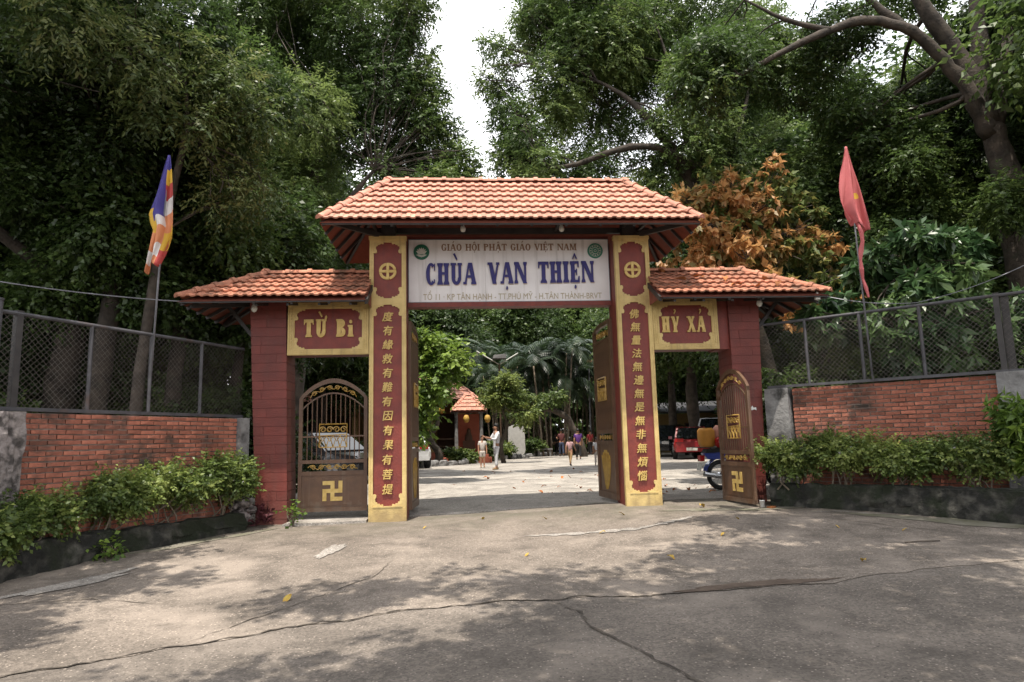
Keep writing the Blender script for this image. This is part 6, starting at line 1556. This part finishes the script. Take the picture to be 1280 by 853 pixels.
# ------------------------------------------------------------------ vehicles
def car(name, label, loc, rz, paint, style, cat='car', plate=True):
    """nose towards local -y"""
    D = {'suv': (4.5, 1.8, 1.72, .95, .30), 'sedan': (4.4, 1.72, 1.45, .86, .24), 'van': (4.9, 1.85, 1.95, 1.0, .28), 'hatch': (3.9, 1.66, 1.5, .9, .24)}[style]
    L_, W_, H_, B_, C_ = D; h = L_ / 2; w2 = W_ / 2
    c = empty(name, label, cat, loc, rz)
    S = {'suv': [(-h, .50, .72, .86), (-h + .12, .36, .86, .95), (-h + 1.15, .28, B_ + .03, 1), (-.3, .26, B_ + .04, 1), (h - 1.0, .28, B_ + .05, 1), (h - .10, .38, B_ + .02, .97), (h, .5, .85, .90)],
         'van': [(-h, .45, .80, .86), (-h + .15, .34, .98, .95), (-h + .9, .28, B_ + .05, 1), (-.3, .26, B_ + .06, 1), (h - 1, .28, B_ + .06, 1), (h - .06, .36, B_ + .04, .98), (h, .45, .95, .94)]}.get(style,
        [(-h, .45, .62, .82), (-h + .15, .32, .74, .94), (-h + 1.2, .25, B_, 1), (0, .24, B_ + .02, 1), (h - .9, .26, B_ + .03, 1), (h - .10, .34, B_, .95), (h, .48, .80, .86)])
    mb = MB(); vs_ = []; n = 8
    for (y, zb, zt, q) in S:
        a = w2 * q
        vs_ += [(-a * .88, y, zb), (-a, y, zb + .12), (-a, y, lerp(zb, zt, .65)), (-a * .93, y, zt), (a * .93, y, zt), (a, y, lerp(zb, zt, .65)), (a, y, zb + .12), (a * .88, y, zb)]
    fs = [(i * n + k, i * n + (k + 1) % n, (i + 1) * n + (k + 1) % n, (i + 1) * n + k) for i in range(len(S) - 1) for k in range(n)] + [tuple(range(n)), tuple((len(S) - 1) * n + k for k in range(n))]
    mb.add(vs_, fs)
    R_ = {'suv': (-h + 1.05, -h + 1.85, h - .45, h - .08), 'van': (-h + .75, -h + 1.65, h - .25, h - .06), 'sedan': (-h + 1.2, -h + 1.95, h - 1.25, h - .5), 'hatch': (-h + 1.05, -h + 1.75, h - .65, h - .15)}[style]
    zb = B_ - .02; cab = []
    for y0, z_, q in ((R_[0], zb, .92), (R_[1], H_ - .06, .76), ((R_[1] + R_[2]) / 2, H_, .77), (R_[2], H_ - .05, .76), (R_[3], zb, .90)):
        cab += [(-w2 * q, y0, z_), (w2 * q, y0, z_)]
    yb0, yb1 = R_[0], R_[3]
    o = len(mb.v); base = [(-w2 * .92, R_[1], zb), (w2 * .92, R_[1], zb), (-w2 * .92, R_[2], zb), (w2 * .92, R_[2], zb)]
    mb.add(cab + base, [(0, 1, 3, 2), (2, 3, 5, 4), (4, 5, 7, 6), (6, 7, 9, 8), (0, 2, 10), (2, 4, 6, 12, 10), (6, 8, 12), (1, 11, 3), (3, 11, 13, 7, 5), (7, 13, 9)])
    body = obj('body', mb, M[paint], c)
    bv = body.modifiers.new('bevel', 'BEVEL'); bv.width = .05; bv.segments = 2; bv.limit_method = 'ANGLE'
    def quad(name_, P, off, m):
        P = [Vector(p) for p in P]; nn = (P[1] - P[0]).cross(P[2] - P[0]).normalized() * off
        g_ = MB(); g_.add([p + nn for p in P] + [p - nn * .2 for p in P], [(0, 1, 2, 3), (7, 6, 5, 4), (1, 0, 4, 5), (2, 1, 5, 6), (3, 2, 6, 7), (0, 3, 7, 4)]); obj(name_, g_, M[m], c)
    def mixp(a, b, t_): return Vector(a).lerp(Vector(b), t_)
    for (i0, i1, sg_, nm) in ((0, 2, 1, 'windscreen'), (8, 6, -1, 'rear_window')):
        a, b, c_, d_ = Vector(cab[i0]), Vector(cab[i0 + 1]), Vector(cab[i1 + 1]), Vector(cab[i1])
        ctr = (a + b + c_ + d_) / 4; P = [ctr + (p - ctr) * .88 for p in ((a, b, c_, d_) if sg_ > 0 else (b, a, d_, c_))]
        quad(nm, P, .028, 'glass')
    for sx in (-1, 1):
        k = 0 if sx < 0 else 1
        bb0 = Vector((sx * w2 * .92, lerp(R_[0], R_[1], .45), zb + .06)); t0 = Vector((sx * w2 * .775, R_[1] + .10, H_ - .14)); t1 = Vector((sx * w2 * .775, R_[2] - .08, H_ - .14)); b1 = Vector((sx * w2 * .92, R_[2] + .03, zb + .06)); ym = (R_[1] + R_[2]) / 2
        bm_ = Vector((sx * w2 * .92, ym, zb + .06)); tm_ = Vector((sx * w2 * .775, ym, H_ - .13))
        for P in ([bb0, bm_ - Vector((0, .04, 0)), tm_ - Vector((0, .04, 0)), t0], [bm_ + Vector((0, .04, 0)), b1, t1, tm_ + Vector((0, .04, 0))]):
            quad('side_window', P if sx > 0 else P[::-1], .03, 'glass')
        for nm, y, m_, zz in (('headlight', -h + .08, 'chrome', .70), ('tail_light', h - .08, 'tail_red', .82)):
            l_ = MB(); l_.box(sx * w2 * .62 - .16, sx * w2 * .62 + .20 * 1, y - .10, y + .10, zz - .03, zz + .12); obj(nm, l_, M[m_], c)
        mr = MB(); mr.box(sx * (w2 + .10) - .09, sx * (w2 + .10) + .09, R_[0] + .25, R_[0] + .36, zb + .04, zb + .18); obj('mirror', mr, M[paint], c)
        for y in (-h + .85, h - .85):
            t_ = MB(); rw_ = .33; t_.lathe([(rw_ - .10, -.10), (rw_ - .02, -.11), (rw_, -.07), (rw_, .07), (rw_ - .02, .11), (rw_ - .10, .10)], n=20)
            wo = obj('wheel', t_, M['rubber'], c, (sx * (w2 - .08), y, .33), (0, PI / 2, 0), smooth=True)
            r_ = MB(); r_.lathe([(0, -.06), (.06, -.09), (.22, -.08), (.235, -.10), (.235, .10), (.22, .08), (.06, .09), (0, .06)], n=14); obj('rim', r_, M['galv'], wo)
    for y in (-h, h):
        b_ = MB(); s2 = 1 if y > 0 else -1; b_.box(-w2 * .86, w2 * .86, min(y - s2 * .18, y + s2 * .03), max(y - s2 * .18, y + s2 * .03), .34, .52); obj('bumper', b_, M[paint if style != 'van' else 'cloth_black'], c)
        p_ = MB(); p_.box(-.24, .24, min(y + s2 * .031, y + s2 * .045), max(y + s2 * .031, y + s2 * .045), .40, .53); obj('number_plate', p_, M['plate'], c)
    g_ = MB()
    for k in range(3): g_.box(-w2 * .42, w2 * .42, -h - .02, -h + .08, .56 + k * .06, .59 + k * .06)
    obj('grille', g_, M['cloth_black'], c)
    return c
car('parked_car', 'black sport utility vehicle parked beyond the right side gate', (10.3, 25.6, .15), -.55, 'car_black', 'suv')
car('parked_car', 'small red car parked tail first between the black and the white vehicles', (10.0, 20.6, .15), PI - .30, 'car_red', 'hatch')
car('parked_van', 'white van parked nose out beside the red car', (11.75, 21.6, .15), -.50, 'car_white', 'van', 'van')
car('parked_car', 'silver white car parked by the garden, seen past the left gate leaf', (-3.35, 18.6, .15), PI + .2, 'car_white', 'sedan')
car('parked_car', 'dark car parked behind the closed left side gate', (-4.9, 8.8, .15), .9, 'car_black', 'sedan')
car('parked_car', 'grey car parked behind the dark car, seen through the side gate bars', (-5.6, 13, .15), 1.0, 'car_grey', 'hatch')

def motorbike():
    """wheels along local x, front towards +x, rear wheel at the origin"""
    b = empty('motorbike', 'blue motorbike with bundles on its rack behind the open side gate leaf', 'motorbike', on(4.30, 2.0, 0), .06)
    for x in (0, 1.25):
        t_ = MB(); pts = [(.26 * math.cos(2 * PI * k / 24), 0, .26 * math.sin(2 * PI * k / 24)) for k in range(25)]; t_.tube(pts, .042, 8, cap=False); wo = obj('wheel', t_, M['rubber'], b, (x, 0, .30), smooth=True)
        r_ = MB(); r_.tube([(p[0] * .83, 0, p[2] * .83) for p in pts], .014, 6, cap=False)
        for k in range(12): a = PI * k / 6; r_.tube([(0, .02 * (-1) ** k, 0), (.215 * math.cos(a), 0, .215 * math.sin(a))], .004, 3)
        r_.tube([(0, -.05, 0), (0, .05, 0)], .06, 10); obj('rim', r_, M['chrome'], wo)
    f = MB()
    for k in range(12):
        a0, a1 = lerp(.35, 2.9, k / 12), lerp(.35, 2.9, (k + 1) / 12)
        f.hexa([(.33 * math.cos(a0), -.07, .30 + .33 * math.sin(a0)), (.33 * math.cos(a0), .07, .30 + .33 * math.sin(a0)), (.33 * math.cos(a1), .07, .30 + .33 * math.sin(a1)), (.33 * math.cos(a1), -.07, .30 + .33 * math.sin(a1)),
                (.35 * math.cos(a0), -.075, .30 + .36 * math.sin(a0)), (.35 * math.cos(a0), .075, .30 + .36 * math.sin(a0)), (.35 * math.cos(a1), .075, .30 + .36 * math.sin(a1)), (.35 * math.cos(a1), -.075, .30 + .36 * math.sin(a1))])
    obj('rear_fender', f, M['bike_blue'], b)
    f = MB(); f.hexa([(-.30, -.10, .62), (.55, -.13, .60), (.55, .13, .60), (-.30, .10, .62), (-.36, -.08, .74), (.62, -.11, .78), (.62, .11, .78), (-.36, .08, .74)]); f.hexa([(.5, -.11, .34), (1.0, -.13, .42), (1.0, .13, .42), (.5, .11, .34), (.55, -.11, .62), (1.08, -.14, .85), (1.08, .14, .85), (.55, .11, .62)]); obj('bodywork', f, M['bike_blue'], b)
    s_ = MB(); s_.hexa([(-.34, -.12, .745), (.55, -.13, .785), (.55, .13, .785), (-.34, .12, .745), (-.30, -.10, .82), (.5, -.12, .85), (.5, .12, .85), (-.30, .10, .82)]); obj('seat', s_, M['rubber'], b)
    h = MB(); h.tube([(1.25, .0, .30), (1.08, 0, .72), (1.0, 0, 1.02)], .03, 6); h.tube([(.92, -.32, 1.05), (1.0, -.1, 1.02), (1.0, .1, 1.02), (.92, .32, 1.05)], .016, 6); obj('handlebar', h, M['steel'], b)
    e = MB(); e.tube([(.55, -.12, .25), (0, -.15, .27), (-.42, -.16, .34)], [.035, .045, .05], 8); obj('exhaust', e, M['chrome'], b)
    e = MB(); e.box(.3, .7, -.12, .12, .2, .42); e.tube([(0, -.09, .30), (.5, -.09, .30)], .035, 6); e.tube([(.02, -.1, .30), (.1, -.1, .62)], .025, 6); obj('engine', e, M['galv'], b)
    t_ = MB(); t_.box(-.44, -.35, -.07, .07, .58, .70); obj('tail_light', t_, M['tail_red'], b)
    p = MB(); p.hexa([(-.47, -.09, .40), (-.45, -.09, .40), (-.45, .09, .40), (-.47, .09, .40), (-.43, -.09, .54), (-.41, -.09, .54), (-.41, .09, .54), (-.43, .09, .54)]); obj('number_plate', p, M['plate'], b)
    r_ = MB(); r_.tube([(-.05, -.14, .84), (-.5, -.14, .86), (-.5, .14, .86), (-.05, .14, .84)], .01, 5); obj('rack', r_, M['steel'], b)
motorbike()
def lump(seed, a, b, c, sq=.5):
    rr = random.Random(seed); mb = MB(); vs_ = []; n = 12; m_ = 8; sg_ = lambda v: abs(v) ** sq * (1 if v > 0 else -1)
    for i in range(m_ + 1):
        for j in range(n):
            t_, p = PI * i / m_, 2 * PI * j / n; q = rr.uniform(.93, 1.06); vs_.append((a * q * sg_(math.sin(t_)) * sg_(math.cos(p)), b * q * sg_(math.sin(t_)) * sg_(math.sin(p)), c * q * sg_(math.cos(t_))))
    mb.add(vs_, [(i * n + j, i * n + (j + 1) % n, (i + 1) * n + (j + 1) % n, (i + 1) * n + j) for i in range(m_) for j in range(n)]); return mb
bz = gz(4, 2)
obj('cargo_box', lump(1, .14, .15, .19, .35), M['crate_orange'], None, (4.05, 2.0, bz + 1.06), .1, True, label='yellow orange box strapped on the motorbike rack', cat='box')
obj('cargo_bag', lump(2, .19, .18, .22, .75), M['bag_pink'], None, (4.35, 2.02, bz + 1.08), .0, True, label='pinkish bag tied beside the yellow box on the motorbike', cat='bag')
obj('cargo_bag', lump(3, .10, .10, .11, .8), M['tail_red'], None, (4.25, 1.80, bz + .96), .0, True, label='small red bag hanging from the motorbike load', cat='bag')

# ------------------------------------------------------------------ people
def skin_mesh(name, V, E, rad, root, m, lev=2):
    me = bpy.data.meshes.new(name + '_base'); me.from_pydata(V, E, [])
    o = bpy.data.objects.new(name, me); COL.objects.link(o)
    md = o.modifiers.new('s', 'SKIN'); md.use_smooth_shade = True
    for i, v in enumerate(me.skin_vertices[0].data):
        r_ = rad[i]; v.radius = r_ if isinstance(r_, tuple) else (r_, r_); v.use_root = (i == root)
    sd = o.modifiers.new('d', 'SUBSURF'); sd.levels = lev; sd.render_levels = lev
    out_ = bpy.data.meshes.new_from_object(o.evaluated_get(bpy.context.evaluated_depsgraph_get()))
    bpy.data.objects.remove(o); out_.name = name; out_.materials.clear(); out_.materials.append(m)
    return out_
def person(label, loc, H, rz, top, bottom, stride=0., arm=(.1, -.1), bend=(.1, .1), sleeve=.5, legs='long', hair='short', shoes='rubber', robe=False, girth=1.0, head_turn=0.):
    """faces local -y; unit heights scaled by H"""
    p = empty('person', label, 'person', loc, rz)
    V = []; E = []; r_ = []
    def v(x, y, z, q, par=None):
        V.append((x * H, y * H, z * H)); r_.append(q * H * girth if not isinstance(q, tuple) else (q[0] * H * girth, q[1] * H * girth))
        if par is not None: E.append((par, len(V) - 1))
        return len(V) - 1
    pel = v(0, 0, .53, (.078, .062)); sp = v(0, .004, .62, (.068, .054), pel); ch = v(0, .0, .74, (.082, .060), sp); nk = v(0, .004, .83, (.034, .034), ch)
    nk2 = v(0, -.002, .862, (.030, .032), nk); hd = v(0, -.010, .905, (.046, .054), nk2); ht = v(0, -.004, .962, (.040, .048), hd)
    J = {}
    for s, k in ((-1, 0), (1, 1)):
        sh_ = v(s * .098, .003, .80, .036, ch)
        a = arm[k]; bd = bend[k]; sa, ca = math.sin(a), math.cos(a)
        el = (s * .128, -.17 * sa, .80 - .17 * ca); e_ = v(*el, .026, sh_)
        sb, cb = math.sin(a + bd), math.cos(a + bd)
        wr = (s * .128, el[1] - .145 * sb, el[2] - .145 * cb); w_ = v(*wr, .019, e_)
        pm_ = (s * .128, wr[1] - .045 * sb, wr[2] - .045 * cb); pl = v(*pm_, (.016, .024), w_)
        d = Vector((0, -sb, -cb)); sd = Vector((0, cb, -sb))
        for f in range(4):
            o = sd * (.016 - .0105 * f); ln = (.030, .036, .034, .026)[f]
            q = Vector(pm_) + o + d * .012; k1 = v(*q, .0062, pl); q2 = q + d * ln * .55 + Vector((-s * .003, 0, 0)); k2 = v(*q2, .0056, k1); q3 = q2 + d * ln * .5 + Vector((-s * .009, 0, 0)); v(*q3, .0048, k2)
        th = Vector(wr) + d * .02 + sd * .018; t1 = v(*th, .0075, w_); v(*(th + d * .026 + sd * .012 + Vector((-s * .006, 0, 0))), .006, t1)
        hp = v(s * .048, 0, .50, .052, pel); st_ = stride * s
        kn = (s * .050, -st_ * .55 - .006, .285); k_ = v(*kn, .036, hp)
        an = (s * .052, -st_ + (.05 if st_ < 0 else 0) * abs(stride) * 6, .052 + (max(0, -st_) * .25)); a_ = v(*an, .022, k_); v(an[0], an[1] - .055, an[2] - .028, .017, a_)
        J[s] = (el, wr, kn, an)
    body = skin_mesh('body', V, E, r_, 0, M['skin'], 1)
    bo = piece('body', body, p, (0, 0, 0))
    # face: nose, ears, eyes and mouth
    fc = MB()
    def ell(c, a, b, cc, mi=0, n=8, m_=5):
        vs_ = [(c[0] + a * math.sin(PI * i / m_) * math.cos(2 * PI * j / n), c[1] + b * math.sin(PI * i / m_) * math.sin(2 * PI * j / n), c[2] + cc * math.cos(PI * i / m_)) for i in range(m_ + 1) for j in range(n)]
        fc.add([tuple(q * H for q in w) for w in vs_], [(i * n + j, i * n + (j + 1) % n, (i + 1) * n + (j + 1) % n, (i + 1) * n + j) for i in range(m_) for j in range(n)], mi)
    ell((0, -.064, .912), .006, .010, .013); ell((.047, .004, .918), .006, .010, .015); ell((-.047, .004, .918), .006, .010, .015)
    ell((.017, -.056, .930), .008, .005, .005, 1); ell((-.017, -.056, .930), .008, .005, .005, 1); ell((0, -.058, .889), .013, .005, .004, 2)
    obj('face', fc, [M['skin'], M['hair'], M['cloth_maroon']], p, smooth=True)
    hm = MB(); vs_ = []; n = 14; m_ = 8
    for i in range(m_ + 1):
        t_ = PI * .62 * i / m_
        for j in range(n):
            a = 2 * PI * j / n; q = 1.0; fr = math.sin(a) < -.35 and i > 3
            z = .945 + .062 * math.cos(t_); k_ = .058 * math.sin(t_) ** .8 * (.80 if fr else 1)
            if fr: z = max(z, .958)
            elif hair == 'long' and i >= m_ - 1: z -= .075
            elif hair == 'bob' and i >= m_ - 1: z -= .035
            vs_.append((k_ * .93 * math.cos(a) * H, (k_ * 1.12 * math.sin(a) + .004) * H, z * H))
    hm.add(vs_, [(i * n + j, i * n + (j + 1) % n, (i + 1) * n + (j + 1) % n, (i + 1) * n + j) for i in range(m_) for j in range(n)])
    if hair == 'bun': hm.tube([(0, .055 * H, .95 * H), (0, .085 * H, .945 * H)], [.022 * H, .02 * H], 8)
    if hair == 'tail': hm.tube([(0, .055 * H, .95 * H), (0, .08 * H, .92 * H), (0, .075 * H, .85 * H)], [.018 * H, .016 * H, .006 * H], 6)
    obj('hair', hm, M['hair'], p, smooth=True)
    # shirt
    V, E, r_ = [], [], []
    low = .40 if robe else .50
    a0 = v(0, 0, low, (.092, .075) if robe else (.088, .072)); a1 = v(0, .002, .60, (.080, .066), a0); a2 = v(0, 0, .735, (.092, .070), a1); a3 = v(0, .003, .805, (.058, .046), a2)
    for s, k in ((-1, 0), (1, 1)):
        el, wr, kn, an = J[s]; b0 = v(s * .096, .003, .796, .046, a2)
        t_ = sleeve
        if t_ <= 1: v(*Vector((s * .102, .003, .79)).lerp(Vector(el), t_), .036, b0)
        else: b1 = v(*el, .034, b0); v(*Vector(el).lerp(Vector(wr), .8), .027, b1)
    piece('shirt', skin_mesh('shirt', V, E, r_, 0, M[top], 1), p, (0, 0, 0))
    V, E, r_ = [], [], []
    a0 = v(0, 0, .545, (.084, .068)); a1 = v(0, 0, .50, (.088, .072), a0)
    for s in (-1, 1):
        el, wr, kn, an = J[s]; b0 = v(s * .050, 0, .46, .056, a1)
        if legs == 'short': v(*Vector((s * .05, 0, .46)).lerp(Vector(kn), .85), .050, b0)
        else: b1 = v(*kn, .043, b0); v(*Vector(kn).lerp(Vector(an), .93), .034, b1)
    piece('trousers', skin_mesh('trousers', V, E, r_, 0, M[bottom], 1), p, (0, 0, 0))
    for s in (-1, 1):
        an = J[s][3]; sm3 = MB(); x, y, z = (q * H for q in an); sm3.tube([(x, y + .028 * H, z - .034 * H), (x, y - .02 * H, z - .030 * H), (x, y - .085 * H, z - .036 * H)], [.019 * H, .023 * H, .016 * H], 8); obj('shoe', sm3, M[shoes], p, smooth=True)
    return p
PZ = lambda x, y: (x, y, gz(x, y) + .006)
person('child in cream T-shirt and pale shorts facing the camera, beside the adult in white', PZ(-.06, 16.2), 1.26, .1, 'cloth_cream', 'cloth_cream', 0, (.15, .1), (.15, .2), .7, 'short', 'short', 'cloth_tan', girth=1.05)
person('adult in white tunic and pale trousers turned towards the child, arms raised in front', PZ(.37, 13.7), 1.66, -1.2, 'cloth_white', 'cloth_white', .03, (.5, .45), (1.5, 1.4), 1.2, 'long', 'short', 'cloth_tan', robe=True)
person('person dressed all in black walking away at the left of the far group', PZ(5.67, 35.7), 1.62, PI - .2, 'cloth_black', 'cloth_black', .08, (.1, -.1), (.2, .2), 1.2, 'long', 'long')
person('person in a dark red checked shirt and blue jeans walking away in the far group', PZ(5.4, 31.5), 1.68, PI + .1, 'cloth_maroon', 'cloth_jeans', .06, (.2, .3), (.4, 1.6), .9, 'long', 'short')
person('woman in a purple T-shirt and black trousers walking away from the camera', PZ(5.06, 23.3), 1.56, PI - .05, 'cloth_purple', 'cloth_black', .05, (.15, -.05), (.3, .3), .6, 'long', 'bun', girth=1.1)
person('small girl in pink patterned top and mustard trousers striding to the right', PZ(3.36, 15.3), 1.12, PI - .5, 'cloth_pink', 'cloth_tan', .16, (.5, -.4), (.4, .3), .7, 'long', 'bob')
person('person in bright red shirt and dark patterned trousers right of the far group', PZ(7.5, 32.9), 1.62, PI + .15, 'cloth_red', 'cloth_black', .04, (.1, .1), (.3, .4), .8, 'long', 'short')
person('small girl in white T-shirt and pale trousers walking away beside right gate leaf', PZ(4.26, 14.5), 1.08, PI - .1, 'cloth_white', 'cloth_cream', .10, (.2, -.15), (.3, .3), .7, 'long', 'tail')
person('person with dark hair and black top half hidden behind the girl in white', PZ(7.0, 27.0), 1.62, PI, 'cloth_black', 'cloth_black', .06, (.1, -.1), (.2, .2), 1.1, 'long', 'long')
